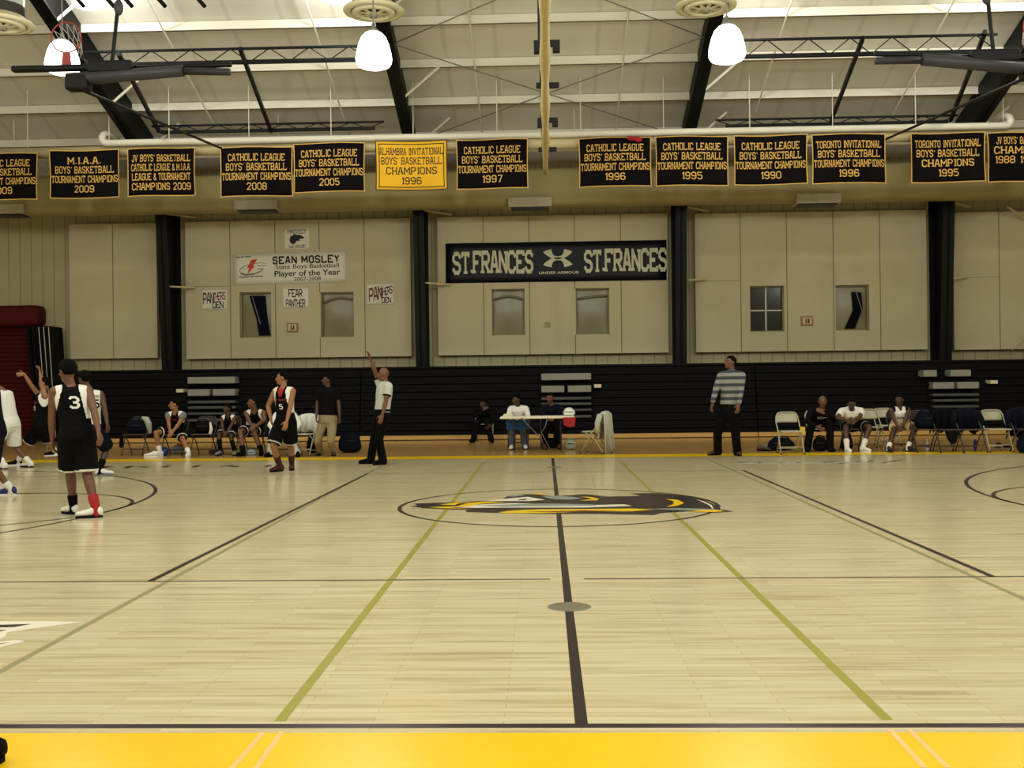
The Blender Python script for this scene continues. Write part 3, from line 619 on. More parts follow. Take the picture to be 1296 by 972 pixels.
# folded basketball backstops
STEELG = mat('grey_mast_steel', rgb(58, 58, 62), .45, .2, var=.06, spec=.3)
GLASSB = glass_mat('board_glass', (.5, .52, .5, 1), .88, .05); ORANGE = mat('rim_orange', rgb(140, 42, 26), .5); NET = mat('net_cord', rgb(200, 196, 188), .8)
def backstop(right):
    Y = 11.0; sg = 1
    q = (lambda x: x) if not right else (lambda x: 1399-x)        # right hand one mirrors about the frame's middle bay
    dyp = 0 if not right else -14
    A = lambda x, y, Yv=Y: P(q(x), y+dyp, Yv)
    root = A(140, 88); t = thing('folded_backstop', root, 'folded up basketball backstop with its orange rim at the left' if not right else 'folded up basketball backstop cut off by the right frame edge', 'basketball hoop', 'ceiling hung backstops')
    a, b = A(15, 88), A(165, 84); z = (a.z+b.z)/2; x0, x1 = min(a.x, b.x), max(a.x, b.x)
    MB().rbox(x0, x1, Y-.05, Y+.07, z-.045, z+.045, .03, 3).build('bottom_pad', BLACK, t, smooth=True)
    fm = MB(); ti = .34
    for xx in (x0+.02, x1-.02): fm.obox((xx, Y, z), (xx, Y+1.05, z+ti), .04, .04)
    fm.box(x0, x1, Y+1.02, Y+1.06, z+ti-.025, z+ti+.025); fm.build('board_frame', BLACK, t)
    MB().prism([(x0+.04, Y+.05, z+.01), (x0+.04, Y+1.02, z+ti-.005), (x0+.04, Y+1.02, z+ti+.007), (x0+.04, Y+.05, z+.022)], (x1-x0-.08, 0, 0)).build('backboard', GLASSB, t)
    rc = A(84.5, 48); rm = MB(); rm.tube([(rc.x+.228*math.cos(k*math.pi/16), Y-.02, rc.z+.228*math.sin(k*math.pi/16)) for k in range(33)], .011, 8); ro = rm.build('rim', ORANGE, t, smooth=True)
    MB().prism([(rc.x-.07, Y-.03, z+.04), (rc.x+.07, Y-.03, z+.04), (rc.x+.05, Y-.03, rc.z-.22), (rc.x-.05, Y-.03, rc.z-.22)], (0, .03, 0)).build('rim_bracket', ORANGE, ro)
    nm = MB()
    for k in range(12):
        g = k*math.pi/6; h = g+math.pi/12
        for gg in (g, h): nm.tube([(rc.x+.22*math.cos(g), Y, rc.z+.22*math.sin(g)), (rc.x+.16*math.cos(g+.26), Y+.14, rc.z-.05+.16*math.sin(g+.26)), (rc.x+.12*math.cos(g-.2), Y+.26, rc.z-.14+.1*math.sin(g-.2))] if gg == g else [(rc.x+.22*math.cos(g), Y, rc.z+.22*math.sin(g)), (rc.x+.16*math.cos(g-.26), Y+.14, rc.z-.05+.16*math.sin(g-.26)), (rc.x+.12*math.cos(g+.2), Y+.26, rc.z-.14+.1*math.sin(g+.2))], .004, 5)
    nm.build('net', NET, ro)
    a, b = A(86, 101), A(232, 89.5); MB().tube([a, b], [.1, .085], 14).build('mast', STEELG, t, smooth=True)
    a, b = A(228, 90), A(291, 91); MB().tube([a, b], .055, 12).build('mast_extension', DKGREY, t, smooth=True)
    c = A(95, 103); MB().rbox(c.x-.12, c.x+.22, Y-.1, Y+.12, c.z-.14, c.z+.08, .03, 3).build('hinge_block', BLACK, t)
    c = A(140, 86); MB().rbox(c.x-.34, c.x+.34, Y-.08, Y+.2, c.z-.08, c.z+.1, .03, 3).build('carriage', BLACK, t)
    a, b = A(160, 84), A(290, 79); MB().tube([a+V((0, .1, 0)), b+V((0, .1, 0))], .04, 10).build('cross_pipe', BLACK, t, smooth=True)
    a = A(142, 78); b = A(150, 2); c = V((b.x, Y+.1, roof_z(Y+.1)-.05)); MB().tube([a, b, c], .03, 8).build('hanger_pipe', BLACK, t)
    MB().ell(b+V((0, 0, -.09)), (.07, .06, .12)).build('pulley', STEELG, t, smooth=True)
    a, b = A(102, 113), P(276, 186, BY-.35) if not right else P(1126, 174, BY-.35)
    MB().tube([a, b, b+V((0, .5, .05))], .03, 8).build('stay_pipe', BLACK, t)
backstop(False); backstop(True)
#PART2
# ================================================================== BANNERS ON THE RAIL
def sheet(name, fn, x0, x1, z0, z1, m, parent, nx=24, nz=10, th=.006, label=None):
    mb = MB(); vs = []; fs = []
    for s in (0, 1):
        for i in range(nx+1):
            for j in range(nz+1): vs.append(fn(x0+(x1-x0)*i/nx, z0+(z1-z0)*j/nz)+V((0, th*s, 0)))
    n = (nx+1)*(nz+1); q = lambda i, j, s: s*n+i*(nz+1)+j
    for i in range(nx):
        for j in range(nz): fs += [(q(i, j, 0), q(i+1, j, 0), q(i+1, j+1, 0), q(i, j+1, 0)), (q(i, j, 1), q(i, j+1, 1), q(i+1, j+1, 1), q(i+1, j, 1))]
    for i in range(nx): fs += [(q(i, 0, 0), q(i, 0, 1), q(i+1, 0, 1), q(i+1, 0, 0)), (q(i, nz, 0), q(i+1, nz, 0), q(i+1, nz, 1), q(i, nz, 1))]
    for j in range(nz): fs += [(q(0, j, 0), q(0, j+1, 0), q(0, j+1, 1), q(0, j, 1)), (q(nx, j, 0), q(nx, j, 1), q(nx, j+1, 1), q(nx, j+1, 0))]
    mb.add(vs, fs); return mb.build(name, m, parent, label, True)
CLG = ['CATHOLIC LEAGUE', "BOYS' BASKETBALL", 'TOURNAMENT CHAMPIONS']
BAN = [(-44, 48, 194, 253.5, CLG+['2009'], 'black banner cut off by the left frame edge'), (62.5, 151, 190, 251, ['M.I.A.A.', "BOYS' BASKETBALL", 'TOURNAMENT CHAMPIONS', '2009'], 'black and gold banner headed M.I.A.A.'),
 (161.5, 247, 187, 248, ["JV BOYS' BASKETBALL", 'CATHOLIC LEAGUE & M.I.A.A.', 'LEAGUE & TOURNAMENT', 'CHAMPIONS 2009'], 'black and gold banner with four long lines about the junior team'),
 (279, 370.5, 185.5, 248.5, CLG+['2008'], 'black and gold league banner dated 2008'), (371.5, 462, 180.5, 243, CLG+['2005'], 'black and gold league banner dated 2005'),
 (475, 566.5, 178, 241, ['ALHAMBRA INVITATIONAL', "BOYS' BASKETBALL", 'CHAMPIONS', '1996'], 'gold yellow banner with black letters, the only yellow one'),
 (577.5, 668.5, 176, 239, CLG+['1997'], 'black and gold league banner dated 1997'), (732.5, 824.5, 173.5, 236, CLG+['1996'], 'black and gold league banner dated 1996 with a red scrap on top'),
 (829.5, 922, 172, 235, CLG+['1995'], 'black and gold league banner dated 1995'), (929, 1022, 171, 234, CLG+['1990'], 'black and gold league banner dated 1990'),
 (1027.5, 1121, 169, 232, ['TORONTO INVITATIONAL', "BOYS' BASKETBALL", 'TOURNAMENT CHAMPIONS', '1996'], 'black and gold invitational banner dated 1996'),
 (1153, 1247, 168, 231, ['TORONTO INVITATIONAL', "BOYS' BASKETBALL", 'CHAMPIONS', '1995'], 'black and gold invitational banner dated 1995'),
 (1249.5, 1343, 167, 230, ["JV BOYS' BASKETBALL", 'CHAMPIONS', '1988 1993 19'], 'black and gold banner cut off by the right frame edge')]
WID = {0: .78, 1: .84, 2: .95, 3: .27}
for k, (x0, x1, y0, y1, lines, lab) in enumerate(BAN):
    yb = BY-.14; a, b = P(x0, (y0+y1)/2, yb), P(x1, (y0+y1)/2, yb); z1, z0 = P((x0+x1)/2, y0, yb).z, P((x0+x1)/2, y1, yb).z
    W, H = b.x-a.x, z1-z0; cx = (a.x+b.x)/2; rnd = random.Random(k*5+1); ph = rnd.random()*6; am = .012+.014*rnd.random(); tl = (rnd.random()-.5)*.03
    t = thing('championship_banner', (cx, yb, z0), lab, 'banner', 'championship banners')
    def fn(x, z, off=0, cx=cx, W=W, H=H, z1=z1, ph=ph, am=am, yb=yb, tl=tl):
        v = (z1-z)/H; u = (x-cx)/W
        return V((x-.012*math.sin(v*3)*u*2, yb-off+am*(.4+v)*math.sin(u*9+ph)+.01*math.sin(v*5+ph), z+tl*u-.014*math.sin(math.pi*(u+.5)*2+ph)*(.5+.5*abs(1-2*v))))
    yel = k == 5
    sheet('banner_cloth', fn, cx-W/2, cx+W/2, z0, z1, GOLDB if yel else BANNERK, t)
    mb = MB(); bw = .02
    def strip(mb, xa, xb, za, zb, n, off):
        hor = (xb-xa) > (zb-za)
        for i in range(n):
            u0, u1 = i/n, (i+1)/n
            if hor: q = [(xa+(xb-xa)*u0, za), (xa+(xb-xa)*u1, za), (xa+(xb-xa)*u1, zb), (xa+(xb-xa)*u0, zb)]
            else: q = [(xa, za+(zb-za)*u0), (xb, za+(zb-za)*u0), (xb, za+(zb-za)*u1), (xa, za+(zb-za)*u1)]
            mb.poly([fn(p, r, off) for p, r in q])
    for ins, wd in (((0.0, bw),) if not yel else ((0, .022), (.075, .022))):
        xa, xb, za, zb = cx-W/2+ins, cx+W/2-ins, z0+ins, z1-ins
        strip(mb, xa, xb, za, za+wd, 24, .003); strip(mb, xa, xb, zb-wd, zb, 24, .003); strip(mb, xa, xa+wd, za+wd, zb-wd, 10, .003); strip(mb, xb-wd, xb, za+wd, zb-wd, 10, .003)
    mb.build('banner_border', INK if yel else GOLD, t)
    n = len(lines)
    for j, ln in enumerate(lines):
        wd = WID[j]*W if n == 4 else [.75, .6, .8][j]*W
        if k == 2: wd = [.86, .88, .86, .86][j]*W
        elif ln == 'CHAMPIONS': wd = (.7 if n == 4 else .82)*W
        elif ln == 'M.I.A.A.': wd = .46*W
        elif ln.startswith(('ALHAMBRA', 'TORONTO')): wd = .88*W
        lh = H*.128; zc = z1-H*([.215, .405, .6, .8][j] if n == 4 else [.17, .36, .55][j])-lh/2
        letter_mesh(ln, cx, zc, wd, lh, lambda x, z: fn(x, z, .006), t=.95).build('lettering', INK if yel else GOLD, t)
    for u in (-.46, 0, .46):
        p = fn(cx+u*W, z1-.03); MB().tube([p, (p.x, BY+.09, bz+.02)], .006, 5).build('tie_cord', CREAMP, t)
c = P(803, 175.5, BY-.19); mb = MB()
mb.ell(c, (.17, .03, .05)).ell(c+V((.1, 0, -.035)), (.09, .03, .05)).ell(c+V((-.1, 0, .02)), (.1, .025, .04))
tag(mb.build('cloth_scrap', CL['red'], smooth=True), 'small red scrap caught on the top edge of a banner', 'scrap')
# ================================================================== SIGNS ON THE WALL PANELS
SY = PANEL_Y-.012
def wallsheet(name, x0, y0, x1, y1, m, label, cat, group=None, amp=.006, skew=0):
    a, b = P(x0, (y0+y1)/2, SY), P(x1, (y0+y1)/2, SY); z1, z0 = P((x0+x1)/2, y0, SY).z, P((x0+x1)/2, y1, SY).z
    cx = (a.x+b.x)/2; W = b.x-a.x; H = z1-z0
    t = thing(name, (cx, SY, z0), label, cat, group)
    def fn(u, v, off=0): # u -.5...5, v 0..1 up
        return V((cx+u*W, SY-off-amp*(1+math.sin(u*21+v*3)), z0+v*H+skew*u))
    sheet('sheet', lambda x, z: fn((x-cx)/W, (z-z0)/H), cx-W/2, cx+W/2, z0, z1, m, t, 20, 6, .004)
    return t, fn, W, H
PAPER = mat('white_paper', rgb(226, 222, 206), .8, var=.04); REDINK = mat('dark_red_ink', rgb(110, 36, 44), .8); OFFW = mat('off_white_print', rgb(206, 204, 178), .7, var=.06)
LTINK = mat('grey_ink', rgb(110, 114, 104), .8)
# wide black banner
BLKVIN = mat('black_vinyl_banner', rgb(13, 14, 24), .5, spec=.25, var=.3, scale=2)
t, fn, W, H = wallsheet('wall_banner', 564, 306, 843.5, 356.5, BLKVIN, 'long black banner with pale block letters and a curved emblem', 'banner', amp=.012)
F2 = lambda x, z: fn(x/W, z/H, .006)
def pxu(px): return (px-703.75)/279.5*W
def pzv(py): return (356.5-py)/50.5*H
for xa, xb in ((574, 674), (741, 843)):
    letter_mesh('ST.', (xa+xa+22)/2/1 and pxu(xa+11.5), pzv(343.5), 23/279.5*W, 24/50.5*H, F2, t=1.25, gap=1.5).build('lettering', OFFW, t)
    letter_mesh('FRANCES', pxu(xa+26+(xb-xa-26)/2), pzv(343), (xb-xa-26)/279.5*W, 24.5/50.5*H, F2, t=1.3, gap=1.5).build('lettering', OFFW, t)
mb = MB()
def pp2(pts): mb.poly([F2(pxu(x), pzv(y)) for x, y in pts])
for m in (1, -1):
    for s in (1, -1):
        X = lambda x: 706.5+m*(x-706.5); Y_ = lambda y: 327+s*(y-327)
        pp2([(X(688), Y_(319)), (X(692), Y_(317)), (X(698.5), Y_(315.5)), (X(699), Y_(319)), (X(700.5), Y_(322.5)), (X(698), Y_(326.6)), (X(694), Y_(324.2)), (X(690.5), Y_(321.8))])
        pp2([(X(700.5), Y_(322.5)), (X(703), Y_(324.2)), (X(706.5), Y_(324.6)), (X(706.5), Y_(325.6)), (X(702), Y_(326.4)), (X(700.5), Y_(327.1)), (X(698), Y_(326.6))])
mb.build('emblem', OFFW, t)
font_mesh('UNDER ARMOUR', pxu(708), pzv(346.6), 51/279.5*W, 3.2/50.5*H, F2, .02).build('lettering', OFFW, t)
# white award banner
t, fn, W, H = wallsheet('wall_banner', 295.5, 319.5, 438, 359, mat('white_vinyl', rgb(222, 218, 200), .5, var=.05), 'white award banner with a red bolt emblem and black words', 'banner', skew=.05)
def mk(x0, y0, wpx, hpx): return (lambda px: (px-(x0+wpx/2))/wpx*W), (lambda py: (y0+hpx-py)/hpx*H)
U, Q = mk(295.5, 319.5, 142.5, 39.5)
F2 = lambda x, z: fn(x/W, z/H, .005)
sx_ = W/142.5; sz_ = H/39.5
letter_mesh('SEAN MOSLEY', U(387.5), Q(333.2), 83*sx_, 8.2*sz_, F2, t=1.5, serif=False, gap=2.3).build('lettering', INK, t)
for s, cx, yb_, wd, ht, bo in (('State Boys Basketball', 389, 340, 80, 5.6, .006), ('Player of the Year', 389, 349.3, 83, 7.2, .016), ('2007-2008', 389, 355.6, 34, 4.8, .006)):
    font_mesh(s, U(cx), Q(yb_), wd*sx_, ht*sz_, F2, bo).build('lettering', INK, t)
mb = MB(); mb.poly([F2(U(x), Q(y)) for x, y in ((318, 327.5), (326, 326.5), (320.5, 335.5), (323.5, 335), (313, 345.8), (315.8, 337.4), (312.6, 338.4))]); mb.build('bolt_emblem', mat('orange_red_print', rgb(214, 60, 26), .7), t)
mb = MB(); arc = [(338.5, 332.4), (328, 331.6), (318, 332.6), (308, 335.8), (303, 340), (304.5, 344), (311, 346.2), (321, 345.6), (329, 342.8), (333, 339.8)]
for (xa, ya), (xb, yb), wa in zip(arc, arc[1:], (.6, .7, 1, 1.5, 2, 2.2, 2, 1.7, 1.4)): mb.poly([F2(U(x), Q(y)) for x, y in ((xa, ya-wa*.5), (xb, yb-wa*.5), (xb, yb+wa*.5), (xa, ya+wa*.5))])
for xa, xb, y in ((326, 337, 335.2), (326, 334, 339.4)): mb.poly([F2(U(x), Q(y_)) for x, y_ in ((xa, y-.5), (xb, y-.6), (xb, y+.4), (xa, y+.5))])
mb.build('oval_emblem', LTINK, t)
mb = MB()
for a, b, y in ((299, 304, 324.4), (305, 309, 324.2), (310.5, 318, 324), (303, 315, 349.6), (317, 322, 349.4), (323, 333, 349.2)): mb.poly([F2(U(x), Q(y_)) for x, y_ in ((a, y), (b, y), (b, y-1.4), (a, y-1.4))])
mb.build('fine_print', LTINK, t)
def poster(x0, y0, x1, y1, lab, rows, extra=None):
    t, fn, W, H = wallsheet('poster', x0, y0, x1, y1, PAPER, lab, 'poster', 'hand drawn posters', .003)
    U, Q = (lambda px: (px-(x0+x1)/2)/(x1-x0)*W), (lambda py: (y1-py)/(y1-y0)*H)
    F2 = lambda x, z: fn(x/W, z/H, .005)
    for s, cx, yb, wd, ht, m, rot in rows:
        F3 = lambda x, z, cx=cx, rot=rot: F2(x, z+(x-U(cx))*rot)
        letter_mesh(s, U(cx), Q(yb), wd/(x1-x0)*W, ht/(y1-y0)*H, F3, t=1.05, serif=False, gap=.9).build('lettering', m, t)
    if extra:
        mb = MB()
        for pl in extra: mb.poly([F2(U(x), Q(y)) for x, y in pl])
        mb.build('panther_emblem', INK, t)
poster(255.5, 366.5, 287, 392, 'hand lettered poster left of the window with the modelled navy reflection', [('PAN', 264, 384, 13, 13, INK, .1), ('THERS', 277.5, 379.5, 15, 9, REDINK, .1), ('DEN', 276, 389.5, 13, 7.5, INK, 0)])
poster(464.5, 359.5, 498, 385.5, 'hand lettered poster nearest the dark column, right of both windows', [('PAN', 475.5, 380, 16, 16, REDINK, .25), ('THERS', 489, 373, 15, 9, INK, .25), ('DEN', 489, 383, 11, 6.5, INK, 0)])
poster(358, 364.5, 390.5, 390, 'two line poster between the windows under the award banner', [('FEAR', 374, 375.5, 17, 9, INK, 0), ('PANTHER', 374, 388, 24, 8.5, INK, 0)])
poster(359.5, 289, 391.5, 315.5, 'white poster with a black panther head above the award banner', [('PROTECT', 376, 295.5, 23, 4.5, LTINK, 0), ('THE', 368.5, 313.5, 6, 2.4, INK, 0), ('HOUSE', 380, 313.4, 13, 3.4, LTINK, 0)],
       [[(366.5, 304), (367.5, 299.5), (371, 297.5), (372.5, 296), (375, 297.2), (380, 297.6), (384, 299.5), (385, 302), (381, 302.2), (378.5, 303), (380, 305.4), (377, 304.8), (375.5, 305), (373, 308.6), (370, 309), (367.5, 307)]])
# small wall boxes
def wallbox(px, py, wp, hp, m1, m2, label, cat):
    c = P(px, py, PANEL_Y); w_ = wp*.0224/2; h_ = hp*.0224/2
    t = thing('wall_box', (c.x, PANEL_Y, c.z-h_), label, cat)
    mb = MB(); mb.rbox(c.x-w_, c.x+w_, PANEL_Y-.05, PANEL_Y+.005, c.z-h_, c.z+h_, .012, 2); mb.build('box_frame', m1, t)
    MB().box(c.x-w_*.75, c.x+w_*.75, PANEL_Y-.055, PANEL_Y-.045, c.z-h_*.7, c.z+h_*.7).build('face', m2, t)
    if wp > 10:
        mb = MB(); mb.box(c.x-w_*.3, c.x-w_*.1, PANEL_Y-.06, PANEL_Y-.05, c.z-h_*.5, c.z+h_*.45); mb.box(c.x+w_*.1, c.x+w_*.4, PANEL_Y-.06, PANEL_Y-.05, c.z-h_*.5, c.z+h_*.45); mb.box(c.x-w_*.2, c.x+w_*.35, PANEL_Y-.06, PANEL_Y-.05, c.z-h_*.5, c.z-h_*.25); mb.build('sounder', mat('brown_print', rgb(86, 44, 26), .6), t)
TANBOX = mat('tan_box', rgb(160, 112, 78), .6); PALEBOX = mat('pale_box', rgb(204, 188, 156), .6)
wallbox(370.5, 414.5, 14, 11.5, TANBOX, PALEBOX, 'small square tan alarm box under the two line poster', 'alarm box'); wallbox(1021, 406, 14.5, 12, TANBOX, PALEBOX, 'small square tan alarm box between the gridded window and its neighbour', 'alarm box')
wallbox(692.5, 410.5, 7, 7, mat('beige_plate', rgb(186, 174, 140), .6), mat('beige_plate_inner', rgb(150, 136, 104), .6), 'tiny beige thermostat plate under the long black banner', 'thermostat')
# ================================================================== CHAIRS, TABLE, BAGS
def chair_proto(m, name):
    t = thing(name, (0, 0, 0), 'x', 'chair'); W = .22
    mb = MB(); mb.rbox(-.2, .2, -.2, .19, .425, .45, .012, 3); mb.build('seat', m, t, smooth=False)
    pts = []; n = 10; mb = MB(); vs = []
    rings = []
    for j in range(7):
        v = j/6; z = .60+.19*v; hw = .205-(.05*max(0, (v-.55)/.45)**2); y = .235+.03*v
        rings.append([V((hw*math.cos(a), y+.022*math.cos(a)**2*0+.012*math.sin(a)-.03*(math.cos(a)**2)+.03, z)) for a in [2*math.pi*k/20 for k in range(20)]])
    mb.loft(rings); mb.build('backrest', m, t, smooth=True)
    mb = MB(); n = 8
    arch = [(-W, -.21, .012), (-W, .02, .43), (-W, .2, .62), (-W+.01, .235, .72), (-W+.05, .25, .785), (-.1, .255, .80), (.1, .255, .80), (W-.05, .25, .785), (W-.01, .235, .72), (W, .2, .62), (W, .02, .43), (W, -.21, .012)]
    mb.tube(arch, .0125, n); mb.tube([(-W, -.14, .14), (W, -.14, .14)], .009, 6); mb.build('front_frame', m, t, smooth=True)
    for s in (-1, 1): MB().tube([(s*.19, -.12, .42), (s*.19, .06, .3), (s*.19, .26, .012)], .0115, n).build('rear_leg', m, t, smooth=True)
    MB().tube([(-.19, .2, .1), (.19, .2, .1)], .009, 6).build('stretcher', m, t)
    fm = mat('black_rubber', rgb(20, 20, 20), .8)
    mb = MB()
    for s in (-1, 1): MB().tube([(s*W, -.213, 0), (s*W, -.205, .03)], .016, 8).build('foot_cap', fm, t); MB().tube([(s*.19, .263, 0), (s*.19, .25, .03)], .015, 8).build('foot_cap', fm, t)
    return t
CH = {'b': chair_proto(CHAIR_M, 'folding_chair'), 'd': chair_proto(CHAIR_D, 'folding_chair')}; used = {}
def chair(kind, px, py, label, rz=0, group='folding chairs along the benches'):
    p = P(px, py) if py is not None else V(px); p.z = 0
    if kind not in used: o = CH[kind]; o.location = p; o.rotation_euler = (0, 0, rz); LOC[o] = p; used[kind] = 1
    else: o = dup(CH[kind], p, rz)
    o['label'] = label; o['group'] = group; return p
def blob(name, c, r, m, label, cat, group=None, seed=0, flat=.0, parts=True):
    """a soft bag: lumpy rounded body with a zip flap and a strap"""
    rnd = random.Random(seed); t = thing(name, (c[0], c[1], c[2]), label, cat, group); mb = MB(); n = 20; rings = []
    ph = [rnd.random()*6 for _ in range(4)]
    for k in range(12):
        a = math.pi*k/11; z = -math.cos(a); q = max(.02, math.sin(a))**.6; ring = []
        for i in range(n):
            th = 2*math.pi*i/n; l = 1+.07*math.sin(3*th+ph[0])+.05*math.sin(5*th+ph[1]+3*z)
            cx_, sy_ = math.cos(th), math.sin(th); e = .7
            ring.append(V((c[0]+r[0]*q*l*(1-.16*(z+1))*math.copysign(abs(cx_)**e, cx_), c[1]+r[1]*q*l*(1-.13*(z+1))*math.copysign(abs(sy_)**e, sy_), c[2]+r[2]*(1+math.copysign(abs(z)**.8, z)*(1+.04*math.sin(2*th+ph[2]))))))
        rings.append(ring)
    zm = min(p.z for q_ in rings for p in q_)
    for q_ in rings:
        for p in q_: p.z += c[2]-zm
    mb.loft(rings); mb.build('bag_body', m, t, smooth=True)
    if parts:
        MB().tube([(c[0]-r[0]*.6, c[1]-r[1]*.5, c[2]+r[2]*1.8), (c[0]-r[0]*.2, c[1]-r[1]*.3, c[2]+r[2]*2.25), (c[0]+r[0]*.3, c[1]-r[1]*.3, c[2]+r[2]*2.22), (c[0]+r[0]*.6, c[1]-r[1]*.5, c[2]+r[2]*1.8)], .013, 6).build('strap', m, t, smooth=True)
        MB().tube([(c[0]-r[0]*.55, c[1]-r[1]*.8, c[2]+r[2]*1.15), (c[0], c[1]-r[1]*.88, c[2]+r[2]*1.2), (c[0]+r[0]*.55, c[1]-r[1]*.8, c[2]+r[2]*1.15)], .008, 5).build('zip', DKGREY, t)
    return t
def drape(name, p, m, label, rz=0, front=.5, back=.35, side=0):
    """jacket hung over a chair back: shoulder roll, front and back panels, two sleeves"""
    R = Matrix.Rotation(rz, 3, 'Z'); p = V(p); T = lambda x, y, z: p+R@V((x, y, z))
    t = thing(name, p+V((0, 0, .3)), label, 'jacket')
    rings = []
    for k in range(13):
        u = k/12; a = math.pi*u
        yy = .25-.045*math.cos(a); zz = .80+.035*math.sin(a)
        if k == 0: yy, zz = .18, .80-front
        if k == 12: yy, zz = .335, .80-back
        ring = []
        for s in range(17):
            x = -.25+.5*s/16; hg = 1 if k in (0, 12) else .35*abs(u-.5); ring.append(T(x*(1+.05*math.sin(u*7)-.12*hg), yy+.012*math.sin(s*1.3+u*4)+.032*hg*math.sin(s*1.15+k), zz-.05*(abs(x)/.25)**2+.035*hg*math.sin(s*.8+k)))
        rings.append(ring)
    mb = MB(); vs = [q for r in rings for q in r]; fs = [(k*17+s, k*17+s+1, (k+1)*17+s+1, (k+1)*17+s) for k in range(12) for s in range(16)]
    vs2 = [q+V((0, 0, .022)) if 2 < i//17 < 10 else q+R@V((0, -.022 if i//17 < 6 else .022, 0)) for i, q in enumerate(vs)]; n = len(vs)
    edge = [s for s in range(16)]
    fs2 = [tuple(n+i for i in reversed(f)) for f in fs]
    rim = []
    for k in range(12):
        for s in (0, 16): i, j = k*17+s, (k+1)*17+s; rim.append((i, j, n+j, n+i))
    for k in (0, 12):
        for s in range(16): i, j = k*17+s, k*17+s+1; rim.append((i, j, n+j, n+i))
    mb.add(vs+vs2, fs+fs2+rim); mb.build('jacket_body', m, t, smooth=True)
    for s in (-1, 1): MB().tube([T(s*.21, .2, .78), T(s*.27, .16, .62), T(s*.25, .15, .42)], [.06, .055, .045], 10).build('sleeve', m, t, smooth=True)
    return t
# ---- scoring table
ta, tb = P(633, 529, 17.0), P(727, 528, 17.0); tz = .74
tx0, tx1 = ta.x, tb.x; TYF, TYB = 16.85, 17.6
t = thing('folding_table', ((tx0+tx1)/2, 17.2, 0), 'white topped folding scoring table at midcourt', 'table')
mb = MB(); mb.rbox(tx0, tx1, TYF, TYB, tz-.045, tz, .02, 3); mb.build('tabletop', mat('white_table_plastic', rgb(222, 216, 196), .45, var=.03), t)
for xx in (tx0+.28, tx1-.28):
    mb = MB(); mb.tube([(xx, TYF+.08, .01), (xx, TYF+.1, tz-.05)], .015, 8); mb.build('leg', DKGREY, t); MB().tube([(xx, TYB-.08, .01), (xx, TYB-.1, tz-.05)], .015, 8).build('leg', DKGREY, t)
    MB().tube([(xx, TYF+.09, .2), (xx, TYB-.09, .2)], .012, 8).build('brace', DKGREY, t)
mb = MB(); mb.tube([(tx0+.45, TYF-.01, tz-.02), (tx0+.6, TYF-.02, tz-.2), (tx0+.75, TYF+.02, tz-.35), (tx0+.86, TYF+.1, .25), (tx0+.92, TYF+.2, .02)], .008, 6)
tag(mb.build('cable', GREYM, smooth=True), 'pale cable sagging from the scoring table beside the white shirted scorer', 'cable')
mb = MB(); mb.tube([(tx0+.98, TYF-.01, tz-.02), (tx0+.93, TYF-.02, tz-.2), (tx0+.85, TYF+.02, tz-.32), (tx0+1.0, TYF+.1, .1), (tx0+1.1, TYF+.2, .02)], .008, 6)
tag(mb.build('cable', GREYM, smooth=True), 'pale cable sagging from the middle of the scoring table', 'cable')
def ontable(px, dy=.12): q = P(px, 528, TYF+dy); return V((q.x, TYF+dy, tz))
for k, (px, wd, dd, lab) in enumerate(((642, .2, .16, 'short stack of white papers at the left end of the scoring table'), (676, .2, .2, 'white score sheet in the middle of the scoring table'), (692, .16, .2, 'white score sheet in front of the navy clad scorer'))):
    c = ontable(px); mb = MB(); h = .06 if k == 0 else .012
    for j in range(4 if k == 0 else 2):
        r = .01*j; mb.box(c.x-wd/2+r, c.x+wd/2+r*.5, c.y-dd/2, c.y+dd/2, c.z+.001+h*j/(4 if k == 0 else 2), c.z+h*(j+.9)/(4 if k == 0 else 2))
    tag(mb.build('paper_stack' if k == 0 else 'score_sheet', PAPER), lab, 'paper', 'papers on the scoring table')
c = ontable(720, .22); blob('plastic_bag', (c.x, c.y, tz+.002), (.14, .1, .072), mat('white_plastic_bag', rgb(232, 234, 230), .35, var=.06), 'puffed white plastic bag at the right end of the scoring table', 'bag', seed=4)
c = P(720, 536, TYF-.06)
mb = MB(); mb.prism([(c.x-.12, TYF-.03, tz-.02), (c.x+.14, TYF-.03, tz-.02), (c.x+.12, TYF-.03, tz-.2), (c.x+.02, TYF-.03, tz-.22), (c.x-.1, TYF-.03, tz-.18)], (0, -.03, 0)); tag(mb.build('hanging_cloth', CL['red']), 'red cloth hanging off the right end of the scoring table', 'cloth')
c = P(697, 567, None); mb = MB(); mb.rbox(c.x-.14, c.x+.14, c.y+.0, c.y+.25, 0, .22, .03, 3); o = tag(mb.build('equipment_case', BLACK), 'black equipment case on the floor under the scoring table', 'case')
mb = MB(); mb.tube([(c.x-.08, c.y+.12, .215), (c.x-.06, c.y+.12, .26), (c.x+.06, c.y+.12, .26), (c.x+.08, c.y+.12, .215)], .01, 6); mb.build('handle', DKGREY, o)
c = P(722, 569); blob('plastic_bag', (c.x, c.y, 0), (.13, .1, .11), mat('pale_green_bag', rgb(150, 164, 148), .4), 'pale green plastic bag on the floor at the right table leg', 'bag', seed=9)
